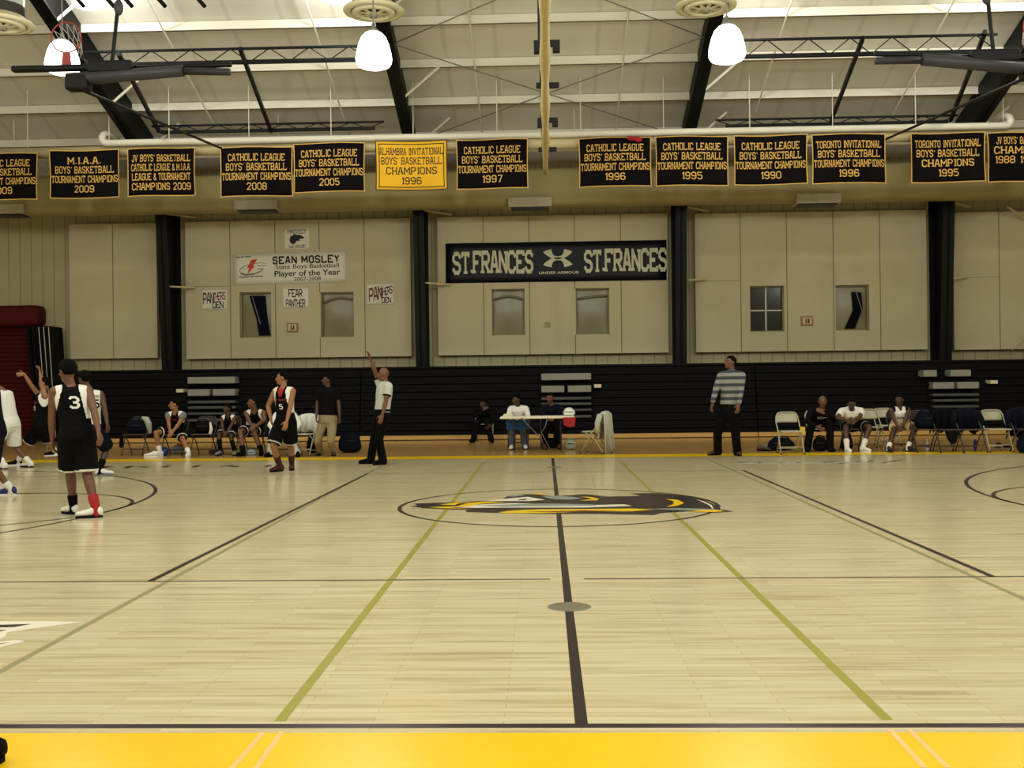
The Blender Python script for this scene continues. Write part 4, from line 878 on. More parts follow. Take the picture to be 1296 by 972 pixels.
# chairs: left bench
p = chair('d', 172, 576, 'brown folding chair at the far left end of the left bench, under a black bag'); chl = p
blob('sports_bag', (p.x-.02, p.y+.05, .455), (.24, .14, .15), CL['navy'], 'black sports bag heaped on the leftmost chair of the left bench', 'bag', seed=1)
c = V((p.x+.2, p.y+.02, .46)); mb = MB(); mb.tube([c+V((.03, .15, .02)), c+V((.03, .1, .2)), c+V((0, .06, .3)), c+V((-.06, .02, .33))], [.05, .07, .065, .03], 10, round_=True); tag(mb.build('towel', CL['ltgrey'], smooth=True), 'pale towel beside the black bag on the leftmost chair', 'towel')
mb = MB(); mb.tube([(p.x-.265, p.y-.1, .2), (p.x-.265, p.y-.1, .36), (p.x-.245, p.y-.08, .47)], [.05, .04, .015], 10, round_=True); tag(mb.build('shoe_bag', CL['black'], smooth=True), 'small black bag dangling at the left of the leftmost chair', 'bag')

p = chair('d', 258, 576, 'brown folding chair stacked with dark bags, between the grey sleeved player and the small player')
blob('sports_bag', (p.x, p.y+.02, .455), (.22, .16, .13), CL['black'], 'dark sports bag heaped on the chair left of the small bench player', 'bag', seed=2)
mb = MB(); c = V((p.x+.16, p.y-.2, .62)); mb.tube([(p.x+.19, p.y-.16, .46), (p.x+.22, p.y-.17, .55), (p.x+.2, p.y-.17, .68)], [.03, .035, .02], 8, round_=True); tag(mb.build('shoe', CL['white'], smooth=True), 'white trimmed shoe lying on the bag left of the small bench player', 'shoe')


p = chair('b', 385, 576.5, 'pale folding chair with a white jacket, left of the man in khakis', -.25); drape('jacket', (p.x, p.y, 0), CL['white'], 'white jacket hung over the pale chair left of the man in khakis', -.25, .3, .3)
c = P(394, 574); blob('sports_bag', (c.x, c.y+.1, 0), (.13, .12, .17), CL['black'], 'black bag on the floor at the left heel of the man in khakis', 'bag', seed=6)
c = P(441, 573.5); blob('duffel_bag', (c.x, c.y+.12, 0), (.27, .17, .22), CL['navy'], 'dark duffel bag on the floor right of the man in khakis', 'bag', seed=3)
c = P(225, 575); blob('backpack', (c.x, c.y+.16, 0), (.22, .13, .09), CL['grey'], 'grey backpack under the chair of the grey sleeved player', 'bag', seed=5)
mb = MB(); mb.rbox(c.x-.06, c.x+.2, c.y+.06, c.y+.24, .2, .27, .03, 3); tag(mb.build('food_bag', mat('tan_paper_bag', rgb(196, 138, 72), .7)), 'tan paper bag lying on the grey backpack', 'bag')
c = P(207.5, 577); t = thing('ball', (c.x, c.y, 0), 'small blue ball on the floor between the feet of the grey sleeved player', 'ball')
MB().ell((c.x, c.y+.02, .092), (.09, .09, .09), None, 20, 14).build('ball_body', mat('blue_rubber_ball', rgb(24, 44, 128), .5), t, smooth=True); mb = MB(); mb.tube([(c.x+.091*math.cos(a), c.y+.02, .092+.091*math.sin(a)) for a in [k*math.pi/12 for k in range(25)]], .003, 5); mb.build('seam', CL['black'], t)
c = P(318, 576); blob('plastic_bag', (c.x, c.y, 0), (.12, .07, .05), mat('pale_blue_plastic', rgb(158, 176, 194), .4), 'pale blue plastic bag on the floor between the broad player and the grey sweatpants', 'bag', seed=8)
c = P(272, 575); mb = MB(); mb.tube([(c.x-.1, c.y, .045), (c.x, c.y, .06), (c.x+.14, c.y+.02, .045)], [.04, .06, .04], 10, round_=True); tag(mb.build('cloth_bundle', CL['maroon'], smooth=True), 'maroon cloth bundle at the foot of the small bench player', 'cloth')
# near the bleachers, and by the table


p = chair('b', 752, 573.5, 'pale folding chair turned sideways at the right of the scoring table', -1.92); drape('jacket', (p.x, p.y, 0), CL['ltgrey'], 'light grey jacket hung over the sideways chair by the table', -1.92, .45, .74)
# right bench
p = chair('b', 1000, 574.5, 'empty pale folding chair at the left end of the right bench')
c = P(992, 571.5); blob('backpack', (c.x, c.y+.3, 0), (.3, .13, .13), CL['navy'], 'navy backpack on the floor behind the empty pale chair', 'bag', seed=11)
c = P(1016, 553, p.y); mb = MB(); mb.rbox(c.x-.05, c.x+.045, p.y-.02, p.y+.03, .36, .52, .015, 2); tag(mb.build('cloth_tag', mat('yellow_cloth', rgb(206, 180, 60), .7)), 'yellow cloth clipped to the side of the empty pale chair', 'cloth')

c = P(1043, 571.5); blob('backpack', (c.x-.06, c.y+.1, 0), (.16, .12, .14), CL['black'], 'black backpack on the floor between the feet of the black sweatshirt man', 'bag', seed=12)
c = P(1076, 571.5); blob('backpack', (c.x, c.y+.25, 0), (.13, .11, .17), CL['black'], 'black backpack under the chair of the white tee shirt player', 'bag', seed=13)
chair('b', 1103, 567.5, 'empty pale folding chair behind the right arm of the white tee shirt player'); chair('b', 1123, 564.5, 'empty pale folding chair behind the right arm of the white jersey player')

p = chair('d', 1171, 572, 'brown folding chair holding a dark bag, right of the white jersey player'); blob('sports_bag', (p.x, p.y+.03, .455), (.2, .15, .17), CL['navy'], 'navy sports bag on the chair right of the white jersey player', 'bag', seed=14)
p = chair('d', 1200, 572.5, 'brown folding chair draped with a black coat, second right of the white jersey player'); drape('coat', (p.x, p.y, 0), CL['black'], 'black coat hung over the second chair right of the white jersey player', 0, .4, .4)
mb = MB(); mb.prism([(p.x-.14, p.y-.2, .425), (p.x+.16, p.y-.2, .425), (p.x+.07, p.y-.2, .2), (p.x-.02, p.y-.2, .16), (p.x-.1, p.y-.2, .28)], (0, -.02, 0)); tag(mb.build('hanging_cloth', CL['black']), 'black cloth hanging below the seat of the coat draped chair', 'cloth')
p = chair('d', 1229, 572.5, 'brown folding chair with a dark jacket, left of the shiny empty chair'); drape('jacket', (p.x, p.y, 0), CL['navy'], 'dark navy jacket over the chair left of the shiny empty chair', 0, .36, .4)
chair('b', 1262, 572, 'shiny empty folding chair near the right frame edge')
p = chair('d', 1299, 572.5, 'brown folding chair cut off by the right frame edge under a navy coat'); drape('coat', (p.x, p.y, 0), CL['navy'], 'navy coat over the chair cut off by the right frame edge', 0, .5, .5)
c = P(1294, 573); blob('duffel_bag', (c.x, c.y-.12, 0), (.16, .1, .17), CL['navy'], 'dark navy bag on the floor at the right frame edge', 'bag', seed=15)
def bottle(px, py, m, label, h=.2):
    c = P(px, py); t = thing('water_bottle', (c.x, c.y, 0), label, 'bottle', 'water bottles on the floor')
    MB().lathe((c.x, c.y, 0), [(.01, .001), (.032, .004), (.034, .03), (.034, h*.62), (.03, h*.72), (.014, h*.86), (.013, h*.9)], 18).build('bottle_body', m, t, smooth=True)
    MB().lathe((c.x, c.y, 0), [(.0145, h*.9), (.0145, h), (.001, h)], 14).build('cap', CL['white'], t)
    MB().lathe((c.x, c.y, 0), [(.0345, h*.3), (.035, h*.31), (.035, h*.55), (.0345, h*.56)], 18).build('bottle_label', CL['blue'], t)
bottle(1234.5, 569.5, mat('blue_bottle', rgb(34, 66, 140), .25), 'blue labelled bottle on the floor left of the shiny empty chair', .24); bottle(1174, 571, mat('clear_bottle', rgb(190, 190, 180), .15), 'clear bottle on the floor beside the bag chair, right of the white jersey player', .24)
def shoe(mb_name, c, d, m, sole, parent=None, label=None, cat=None, L=.28, h=.1):
    d = V((d[0], d[1], 0)).normalized(); s = V((-d.y, d.x, 0)); c = V(c); rings = []
    for u, w_, hh in ((-.24, .022, .06), (-.2, .034, .085), (-.05, .038, .105), (.1, .036, .1), (.28, .042, .075), (.48, .047, .06), (.66, .042, .05), (.76, .02, .036)):
        ring = []
        for i in range(14):
            a = 2*math.pi*i/14; zz = math.sin(a); ring.append(c+d*(u*L)+s*(w_*math.cos(a))+V((0, 0, .02+max(0, hh*h/.1)*(.5+.5*zz))))
        rings.append(ring)
    mb = MB(); mb.loft(rings); o = mb.build(mb_name, m, parent, label, True)
    sb = MB(); rr = []
    for zz in (.0, .024):
        rr.append([c+d*((.26+.5*math.cos(a))*L)+s*(.046*math.sin(a)*(1+.12*math.cos(a)))+V((0, 0, zz)) for a in [2*math.pi*i/20 for i in range(20)]])
    sb.loft(rr); sb.build('sole', sole, o)
    if cat: tag(o, label, cat)
    return o
c = P(962, 571); shoe('sneaker', (c.x, c.y, 0), (1, -.2), CL['brown'], CL['black'], None, 'dark sneaker left on the floor, left of the pair', 'shoe'); c = P(972, 570); shoe('sneaker', (c.x, c.y+.05, 0), (.8, -.6), CL['grey'], CL['black'], None, 'grey toed sneaker on the floor near the empty pale chair', 'shoe')
c = P(1263, 568); shoe('sneaker', (c.x+.02, c.y, 0), (1, -.1), CL['black'], CL['grey'], None, 'black sneaker under the shiny empty chair', 'shoe')
c = P(194, 578.5); shoe('sneaker', (c.x+.02, c.y+.02, 0), (-1, -.15), CL['white'], CL['white'], None, 'loose white sneaker at the right foot of the grey sleeved player', 'shoe')
# dark shoe tip of a spectator in the lower left corner
c = P(-80, 990); shoe('dress_shoe', (c.x, c.y, 0), (.5, .85), CL['black'], CL['black'], None, 'black shoe tip in the lower left corner', 'shoe', .33, .16)
#PEOPLE
# ================================================================== PEOPLE
def remesh(mb, name, vox, smooth_it=3, fac=.5):
    me = bpy.data.meshes.new(name); me.from_pydata(mb.v, [], mb.f)
    bm = bmesh.new(); bm.from_mesh(me); bmesh.ops.recalc_face_normals(bm, faces=bm.faces); bm.to_mesh(me); bm.free()
    o = bpy.data.objects.new(name, me); COL.objects.link(o)
    r = o.modifiers.new('r', 'REMESH'); r.mode = 'VOXEL'; r.voxel_size = vox
    if smooth_it: s = o.modifiers.new('s', 'SMOOTH'); s.iterations = smooth_it; s.factor = fac
    dg = bpy.context.evaluated_depsgraph_get(); out = bpy.data.meshes.new_from_object(o.evaluated_get(dg))
    out.materials.clear(); bpy.data.objects.remove(o); bpy.data.meshes.remove(me); return out
def finish(me, name, parent, mats, paint=None, label=None):
    mats = mats if isinstance(mats, list) else [mats]
    for m in mats: me.materials.append(m)
    if paint and len(mats) > 1:
        for p in me.polygons: p.material_index = paint(p.center)
    L = LOC[parent]; me.transform(Matrix.Translation(-L)); return link(me, name, parent, label, True)
def unit(x, y, z=0): return V((x, y, z)).normalized()
def ik(a, c, l1, l2, pole):
    d = c-a; D = d.length
    if D > (l1+l2)*.999: c = a+d*((l1+l2)*.999/D); d = c-a; D = d.length
    x = (l1*l1-l2*l2+D*D)/(2*D); h = math.sqrt(max(0, l1*l1-x*x)); u = d/D
    p = pole-u*pole.dot(u); p = p.normalized() if p.length > 1e-4 else V((0, 0, 1)).cross(u)
    return a+u*x+p*h, c
def head_dirs(look):
    f = V(look).normalized(); r = f.cross(V((0, 0, 1))).normalized(); u = r.cross(f); return f, r, u
def person(name, label, Y, px, S, face, pelvis=None, neck=None, head=None, look=None, hands=(), feet=(), sit=False, skin=SKIN_M, hair='short', top='jersey', topc=None, bottom='shorts', botc=None,
           shoes=None, socks=None, sleevec=None, elbow=(), paint=None, chest=None, number=None, curl=(.5, .5), hunch=0, botpaint=None, vox=.0085, handdir=(None, None), knee=(None, None), wid=1.0, seat=None):
    """feet: two (px, py, toe dx, toe dy) left, right; hands: two (px, py, dy from the torso plane) left, right (the person's own sides)"""
    f = unit(*face); r = V((f.y, -f.x, 0)); up = V((0, 0, 1))
    if sit: Y = sum(P(q[0], q[1]).y for q in feet)/2+.40*S/1.75
    base = P(px, 500, Y); base.z = 0
    root = thing(name, base, label, 'person')
    k = S/1.75*1.0; K = lambda v: v*k
    pel = P(pelvis[0], pelvis[1], Y+(pelvis[2] if len(pelvis) > 2 else 0))
    if sit: pel.z = .545
    nk = P(neck[0], neck[1], Y+(neck[2] if len(neck) > 2 else 0)); hd = P(head[0], head[1], Y+(head[2] if len(head) > 2 else (neck[2] if len(neck) > 2 else 0)))
    hf, hr, hu = head_dirs(look or face)
    if seat: chair(seat[0], (pel.x, pel.y-.07, 0), None, seat[1])
    spine = [pel-up*K(.05), pel+up*K(.03), None, None, None, None, nk]
    ax = (nk-pel); mid = pel+ax*.5-f*K(hunch)
    bez = lambda t: pel*(1-t)**2+mid*2*t*(1-t)+nk*t*t
    TR = [(-.10, .120, .095), (-.02, .158, .115), (.10, .155, .112), (.25, .140, .104), (.42, .146, .108), (.6, .162, .118), (.76, .172, .115), (.88, .150, .098), (.96, .095, .075), (1.0, .062, .06)]
    def ring_c(t): return bez(t) if t >= 0 else pel+(pel-bez(.15))*(-t/.15)*1.0
    trc = [ring_c(t) for t, a, b in TR]
    sh_c = bez(.87)
    SH = [sh_c+s*r*K(.175)*wid for s in (-1, 1)]; HIP = [pel+s*r*K(.088)*wid-up*K(.03) for s in (-1, 1)]
    L_UA, L_FA, L_TH, L_SH = K(.272), K(.245), K(.43), K(.42)
    EL, WR, KN, AN, TO = [], [], [], [], []
    for i in (0, 1):
        h = hands[i]; wpt = P(h[0], h[1], Y+h[2])
        pole = V(elbow[i]) if elbow and elbow[i] else (-f*.8-up*.5+r*(.35 if i else -.35))
        e, wv = ik(SH[i], wpt, L_UA, L_FA, pole); EL.append(e); WR.append(wv)
        ft = feet[i]; g = P(ft[0], ft[1]) ; g.z = 0; a = g+up*(K(.085)+(ft[4] if len(ft) > 4 else 0)); 
        td = unit(ft[2], ft[3]); kp = V(knee[i]) if knee[i] else (f*.75+td*.5)
        q, a2 = ik(HIP[i], a, L_TH, L_SH, kp); KN.append(q); AN.append(a if (a2-a).length < .12 else a2); TO.append(td)
    # ---- body
    b = MB()
    b.tube(trc, [(K(a)*wid, K(c)*(.5+.5*wid)) for t, a, c in TR], 18, r, True)
    b.tube([bez(.93), nk, hd-hu*K(.06)-hf*K(.015)], [K(.07), K(.056), K(.052)], 14, None, True)
    for i in (0, 1):
        s = 1 if i else -1
        b.tube([sh_c+s*r*K(.09), SH[i]], [K(.075), K(.062)], 12, None, True)
        b.tube([SH[i], SH[i].lerp(EL[i], .35), EL[i]], [K(.056), K(.05), K(.04)], 12, None, True)
        b.tube([EL[i], EL[i].lerp(WR[i], .3), EL[i].lerp(WR[i], .75), WR[i]], [K(.04), K(.042), K(.031), K(.026)], 12, None, True)
        b.tube([HIP[i], HIP[i].lerp(KN[i], .3), HIP[i].lerp(KN[i], .75), KN[i]], [K(.088), K(.085), K(.066), K(.055)], 14, None, True)
        b.tube([KN[i], KN[i].lerp(AN[i], .28)-f*K(.008), KN[i].lerp(AN[i], .65), AN[i]], [K(.054), K(.057), K(.042), K(.035)], 14, None, True)
        b.tube([AN[i]-up*K(.03), AN[i]+TO[i]*K(.1)-up*K(.045)], [K(.034), K(.03)], 10, None, True)
        # hand: flattened palm, four unequal bent fingers and a side thumb
        d = (V(handdir[i]).normalized() if handdir[i] else (WR[i]-EL[i]).normalized()); inw = (pel+up*K(.15)-WR[i]); inw = inw-d*inw.dot(d)
        pn = inw.normalized() if inw.length > .05 else f
        if abs((WR[i].z-SH[i].z)) > .1 and WR[i].z > SH[i].z: pn = f-d*f.dot(d); pn.normalize()
        sd = d.cross(pn).normalized(); fwd_side = sd if sd.dot(f+up*.3) > 0 else -sd
        cu = curl[i]; hk = k*1.05
        b.tube([WR[i]-d*.01, WR[i]+d*.04*hk, WR[i]+d*.09*hk+pn*.004], [(.026*hk, .019*hk), (.037*hk, .0165*hk), (.041*hk, .014*hk)], 12, fwd_side, True)
        for j, (o_, ln) in enumerate(((.031, .068), (.0105, .078), (-.0105, .073), (-.031, .057))):
            p0 = WR[i]+d*.088*hk+fwd_side*o_*hk; a1 = cu*.8; d1 = d*math.cos(a1)+pn*math.sin(a1); d1 = (d1+fwd_side*o_*1.5).normalized(); d2 = d*math.cos(a1*2.1)+pn*math.sin(a1*2.1)
            p1 = p0+d1*ln*hk*.5; p2 = p1+d2*ln*hk*.5; b.tube([p0-d*.02, p0, p1, p2], [.0105*hk, .0105*hk, .01*hk, .0085*hk], 8, None, True)
        t0 = WR[i]+d*.025*hk+fwd_side*.028*hk; t1 = t0+(d*.6+fwd_side*.75+pn*.25).normalized()*.038*hk; t2 = t1+(d*.9+fwd_side*.3+pn*.4*cu).normalized()*.034*hk
        b.tube([t0, t1, t2], [.013*hk, .0115*hk, .0095*hk], 8, None, True)
    R = Matrix((hr, hf, hu)).transposed(); q = lambda x, y, z: hd+R@V((K(x), K(y), K(z)))
    b.ell(q(0, -.008, .022), (K(.077), K(.094), K(.098)), R, 18, 12); b.ell(q(0, .022, -.045), (K(.058), K(.064), K(.07)), R, 16, 10); b.ell(q(0, .062, -.088), (K(.03), K(.024), K(.022)), R)
    b.tube([q(0, .083, .02), q(0, .097, -.005), q(0, .106, -.028)], [K(.011), K(.0125), K(.0165)], 10, None, True); b.ell(q(0, .094, -.034), (K(.021), K(.012), K(.009)), R)
    for s in (-1, 1):
        b.ell(q(s*.032, .078, .032), (K(.026), K(.013), K(.009)), R); b.ell(q(s*.042, .066, -.02), (K(.024), K(.018), K(.02)), R); b.ell(q(s*.078, -.006, -.004), (K(.011), K(.02), K(.032)), R)
    b.ell(q(0, .085, -.058), (K(.025), K(.011), K(.0065)), R); b.ell(q(0, .083, -.069), (K(.022), K(.011), K(.0075)), R)
    body = finish(remesh(b, 'body', vox, 2), 'body', root, skin)
    e = MB()
    for s in (-1, 1): e.ell(q(s*.031, .0775, .014), (K(.0125), K(.0095), K(.0065)), R, 12, 8)
    e.build('eyes', EYE_W, root, None, True)
    e = MB()
    for s in (-1, 1): e.ell(q(s*.031, .0865, .014), (K(.0062), K(.004), K(.0062)), R, 10, 6)
    e.build('pupils', HAIR, root, None, True)
    # ---- hair
    if hair in ('short', 'fro', 'cap'):
        th = {'short': .008, 'fro': .03, 'cap': .014}[hair]; rings = []; n = 20
        for a in range(9):
            g = math.radians(3+a*(15.0)); ring = []
            for i in range(n):
                t = 2*math.pi*i/n; front = math.cos(t)            # +1 towards the face
                gg = min(g, math.radians(62 if front > .45 else 88 if front > -.1 else 122)); tq = th*(1-.85*(a/8)**2)+.001; rr = (.077+tq, .094+tq, .098+tq)
                ring.append(q(rr[0]*math.sin(gg)*math.sin(t), -.008+rr[1]*math.sin(gg)*math.cos(t), .022+rr[2]*math.cos(gg)+.002))
            rings.append(ring)
        h = MB(); h.loft(rings); h.build('hair' if hair != 'cap' else 'cap', HAIR if hair != 'cap' else CL['black'], root, None, True)
    # ---- clothes
    def off(a, c, o): return (K(a)*wid+o, K(c)*(.5+.5*wid)+o)
    g = MB(); o = .016 if top in ('jersey',) else .02; t_lo = -.02 if sit or top == 'tuck' else -.12
    TT = [(t, a, c) for t, a, c in TR if t >= t_lo and t < .95]
    lo_extra = [(ring_c(-.09), off(.165, .122, o+.006))] if top == 'jersey' and not sit else []
    g.tube([p for p, _ in lo_extra]+[ring_c(t) for t, a, c in TT]+[bez(.965) if top == 'jersey' else bez(1.0)+(hd-nk)*.08], [x for _, x in lo_extra]+[off(max(a, .150), max(c, .108), o) for t, a, c in TT]+[off(.082, .072, .008) if top == 'jersey' else off(.07, .068, .006)], 20, r)
    for i in (0, 1):
        s = 1 if i else -1
        if top == 'jersey':
            g.tube([sh_c+s*r*K(.05)+up*K(.005), sh_c+s*r*K(.135)+up*K(.004)], [K(.082), K(.072)], 14, None, True)
        else:
            g.tube([sh_c+s*r*K(.06), SH[i]], [K(.092), K(.08)], 14, None, True)
            if top in ('tee', 'tuck', 'polo'): e_ = SH[i].lerp(EL[i], .62); g.tube([SH[i], e_, ], [K(.077), K(.072)], 14)
            elif top == 'long':
                g.tube([SH[i], SH[i].lerp(EL[i], .5), EL[i]], [K(.076), K(.066), K(.058)], 14, None, True); g.tube([EL[i], EL[i].lerp(WR[i], .95)], [K(.057), K(.042)], 14, None, False)
                g.ell(EL[i], (K(.057),)*3)
    if top != 'jersey': g.tube([bez(.9), nk+(hd-nk)*.14], [K(.088), K(.074)], 16, r, False)
    tm = topc if isinstance(topc, list) else [CL[topc]]
    org = nk
    pf = (lambda c: paint(((c-org).dot(r))/k, (c.z-org.z)/k, (c-org).dot(f)/k, c)) if paint else None
    top_o = finish(remesh(g, 'top', .012, 3), {'jersey': 'jersey', 'tee': 'tee_shirt', 'tuck': 'referee_shirt', 'polo': 'polo_shirt', 'long': 'sweater'}[top], root, tm, pf)
    if sleevec:
        g = MB()
        for i in (0, 1): g.tube([SH[i]-(EL[i]-SH[i])*.06, SH[i].lerp(EL[i], .5)], [K(.074), K(.066)], 14, None, False)
        finish(remesh(g, 'undershirt', .012, 2), 'undershirt', root, CL[sleevec])
    g = MB(); ho = .022
    wl = [(.16, .155, .115), (.06, .165, .124), (-.03, .172, .13)]
    g.tube([ring_c(t) for t, a, c in wl]+[pel-up*K(.07)], [off(a, c, .016 if top != 'tuck' else .012) for t, a, c in wl]+[off(.165, .122, .018)], 20, r)
    g.tube([HIP[0]-up*K(.02), (HIP[0]+HIP[1])/2-up*K(.05), HIP[1]-up*K(.02)], [K(.115), K(.105), K(.115)], 14, None, True)
    for i in (0, 1):
        if bottom == 'shorts':
            e_ = HIP[i].lerp(KN[i], .93 if not sit else .74); g.tube([HIP[i], HIP[i].lerp(KN[i], .4), e_], [K(.112), K(.118), K(.112 if sit else .125)], 16, None, False); g.ell(HIP[i], (K(.11),)*3)
        else:
            g.tube([HIP[i], HIP[i].lerp(KN[i], .5), KN[i]], [K(.106), K(.095), K(.078)], 16, None, False); g.ell(KN[i], (K(.078),)*3); g.ell(HIP[i], (K(.106),)*3)
            lo = AN[i]-up*K(.045); g.tube([KN[i], KN[i].lerp(lo, .4), lo], [K(.078), K(.075), K(.078)], 16, None, False)
    bm_ = botc if isinstance(botc, list) else [CL[botc]]
    hemz = [HIP[i].lerp(KN[i], .93 if not sit else .74) for i in (0, 1)]; dirs = [(KN[i]-HIP[i]).normalized() for i in (0, 1)]
    def bp(c):
        i = 0 if (c-HIP[0]-(KN[0]-HIP[0])*.6).length < (c-HIP[1]-(KN[1]-HIP[1])*.6).length else 1
        return 1 if -.024 < (c-hemz[i]).dot(dirs[i]) < -.003 else 0
    finish(remesh(g, 'b', .012, 3), 'shorts' if bottom == 'shorts' else 'trousers', root, bm_, bp if len(bm_) > 1 else None)
    if top == 'tuck':
        bt = MB(); c0 = ring_c(.12); bt.tube([c0-up*.018, c0+up*.018], [off(.157, .116, .024)]*2, 20, r); bt.build('belt', CL['black'], root, None, True)
    for i in (0, 1):
        if socks and bottom == 'shorts':
            sc_, hh = socks[i] if isinstance(socks, list) else socks
            g = MB(); up_leg = AN[i].lerp(KN[i], hh); g.tube([AN[i]-up*K(.05), AN[i], AN[i].lerp(KN[i], hh*.5), up_leg], [K(.044), K(.043), K(.046+.012*hh), K(.046+.03*min(hh, .5))], 14, None, True); g.build('sock', CL[sc_], root, None, True)
        ft = feet[i]; lift = ft[4] if len(ft) > 4 else 0
        shoe('shoe', (AN[i].x, AN[i].y, AN[i].z-K(.085)), TO[i], CL[shoes[0]], CL[shoes[1]], root, None, None, K(.285), K(.105))
    return dict(root=root, top=top_o, f=f, r=r, nk=nk, pel=pel, k=k, EL=EL, WR=WR, SH=SH, KN=KN, AN=AN, hd=hd, bez=bez)
def print_on(pp, text, u, v, wd, ht, m, back=False, t=1.1, rot=0):
    """lettering laid on the garment by casting rays onto it"""
    o = pp['top']; me = o.data; L = LOC[pp['root']]; bv = BVHTree.FromPolygons([x.co+L for x in me.vertices], [tuple(p.vertices) for p in me.polygons])
    d = -pp['f'] if not back else pp['f']; rr = pp['r'] if back else -pp['r']; k = pp['k']
    axis = (pp['nk']-pp['pel']).normalized(); 
    def fn(x, z):
        src = pp['nk']+rr*(x)*k+axis*(z*k)-d*1.0; loc, nrm, _, _ = bv.ray_cast(src, d); return (loc-d*.006) if loc else pp['nk']+rr*x*k+axis*(z*k)-d*.14
    letter_mesh(text, u, v, wd, ht, fn, t=t, serif=False, gap=1.4).build('lettering', m, pp['root'])
WHP = mat('white_jersey_print', rgb(222, 222, 218), .8, var=.03)
def shoulder_white(c0=.075, sp=.34, lo=-.36):
    return lambda u, v, w_, c: 1 if v > lo and abs(u) > c0+sp*max(0, -v-.04)*1.0 else 0
JB = [CL['black'], CL['white']]
FR = (.0, -1)
# -- black number 3 walking away
def pt3(u, v, w_, c): return 1 if v > -.36 and abs(u) > .085+.23*max(0, -v-.03) else 0
p3 = person('basketball_player', 'player in black jersey number 3 walking away in the left foreground', 6.85, 96, 1.72, (-.42, .9), pelvis=(97, 548), neck=(89, 488), head=(85.5, 471), look=(-.85, .5, -.05),
  hands=((66, 559, -.05), (125, 547, -.12)), feet=((93, 651, -.8, .5), (122, 655, -.9, -.25)), skin=SKIN_M, hair='fro', top='jersey', topc=JB, paint=pt3, botc=[CL['black'], CL['white']], shoes=('white', 'navy'), socks=[('black', .3), ('red', .36)], vox=.007, elbow=((-.6, -.2, .1), (.6, -.3, .1)))
print_on(p3, '3', .015, -.245, .085, .115, WHP, back=True, t=1.3)
# -- black jersey shooter with both arms raised
sh = person('basketball_player', 'player in black jersey with both arms raised after a shot, left of number 3', 14.4, 52, 1.66, (-.75, -.66), pelvis=(51, 538), neck=(54, 496), head=(56.5, 485), look=(-1, -.1, .25),
  hands=((50, 469, .05), (26, 467, -.12)), feet=((75, 586, -.6, -.6), (23, 589, -.7, -.5)), skin=SKIN_L, top='jersey', topc=JB, paint=shoulder_white(), botc=[CL['black'], CL['white']], shoes=('black', 'white'), socks=('white', .2), elbow=((-.3, -.3, -.6), (-.5, -.3, -.6)), curl=(.7, .9), handdir=(None, (-1, -.2, -.05)))
print_on(sh, '11', 0, -.36, .09, .08, WHP); print_on(sh, 'ST. FRANCES', 0, -.22, .2, .03, CL['red'])
# -- white uniform at the frame edge
person('basketball_player', 'player in white jersey and white shorts cut off by the left frame edge', 13.9, 6, 1.75, (-.95, .3), pelvis=(13, 535), neck=(3, 494, 0), head=(-7, 484), look=(-1, .1, -.1), hands=((-10, 545, -.15), (2, 548, .15)), feet=((5, 594, -1, .1), (38, 591.5, -1, .3)),
  skin=SKIN_M, top='jersey', topc='white', botc='white', shoes=('white', 'navy'), socks=('white', .25))
# -- navy shorts and blue shoe at the frame edge
person('basketball_player', 'player in navy shorts and blue shoes mostly outside the left frame edge', 9.0, -8, 1.75, (-.9, -.2), pelvis=(-7, 545), neck=(-18, 470), head=(-24, 452), look=(-1, 0, 0), hands=((-30, 545, -.1), (-12, 555, .15)), feet=((-40, 640, -1, 0), (14, 627, -1, -.05)),
  skin=SKIN_M, top='jersey', topc='navy', botc='navy', shoes=('blueshoe', 'white'), socks=('white', .2))
# -- white jersey seen behind number 3
w5 = person('basketball_player', 'player in white jersey half hidden behind number 3', 12.0, 116, 1.74, (-.5, .86), pelvis=(114, 545), neck=(113, 493, .0), head=(107, 480), look=(-.9, .4, 0), hands=((95, 550, .1), (138, 546, -.15)), feet=((100, 598, -.7, .4), (126, 602, .9, .35)), skin=SKIN_D,
  hair='fro', top='jersey', topc='white', botc='navy', shoes=('white', 'grey'), socks=('black', .4), elbow=((-.6, 0, 0), (.8, -.2, .1)))
print_on(w5, '15', .06, -.29, .13, .12, CL['navy'], back=True, t=1.3); print_on(w5, 'PANTHERS', .02, -.13, .22, .035, LTINK, back=True)
# -- standing black jersey number 5
def pt5(u, v, w_, c): return 2 if (w_ > .03 and abs(u) < .052-.35*max(0, -v-.06) and v > -.15) else (1 if v > -.42 and abs(u) > .085+.15*max(0, -v-.05) else 0)
p5 = person('basketball_player', 'player in black jersey with red undershirt standing with hands low at court side', 12.65, 360, 1.74, (-.28, -.96), pelvis=(361.5, 531), neck=(359, 490, -.02), head=(357.5, 478.5, -.02), look=(-1, -.15, .03), hands=((363, 533, -.22), (343, 531, -.02)), feet=((369.5, 594.5, .2, -1), (354.5, 596.5, -.55, -.8)),
  skin=SKIN_L, top='jersey', topc=[CL['black'], CL['white'], CL['red']], paint=pt5, botc=[CL['black'], CL['ltgrey']], shoes=('maroon', 'black'), socks=('maroon', .42), elbow=((.8, .4, .1), (-.8, .4, .1)), sleevec=None, wid=.95)
print_on(p5, '5', .0, -.36, .055, .075, WHP); print_on(p5, 'ST. FRANCES', 0, -.225, .17, .028, CL['red'])
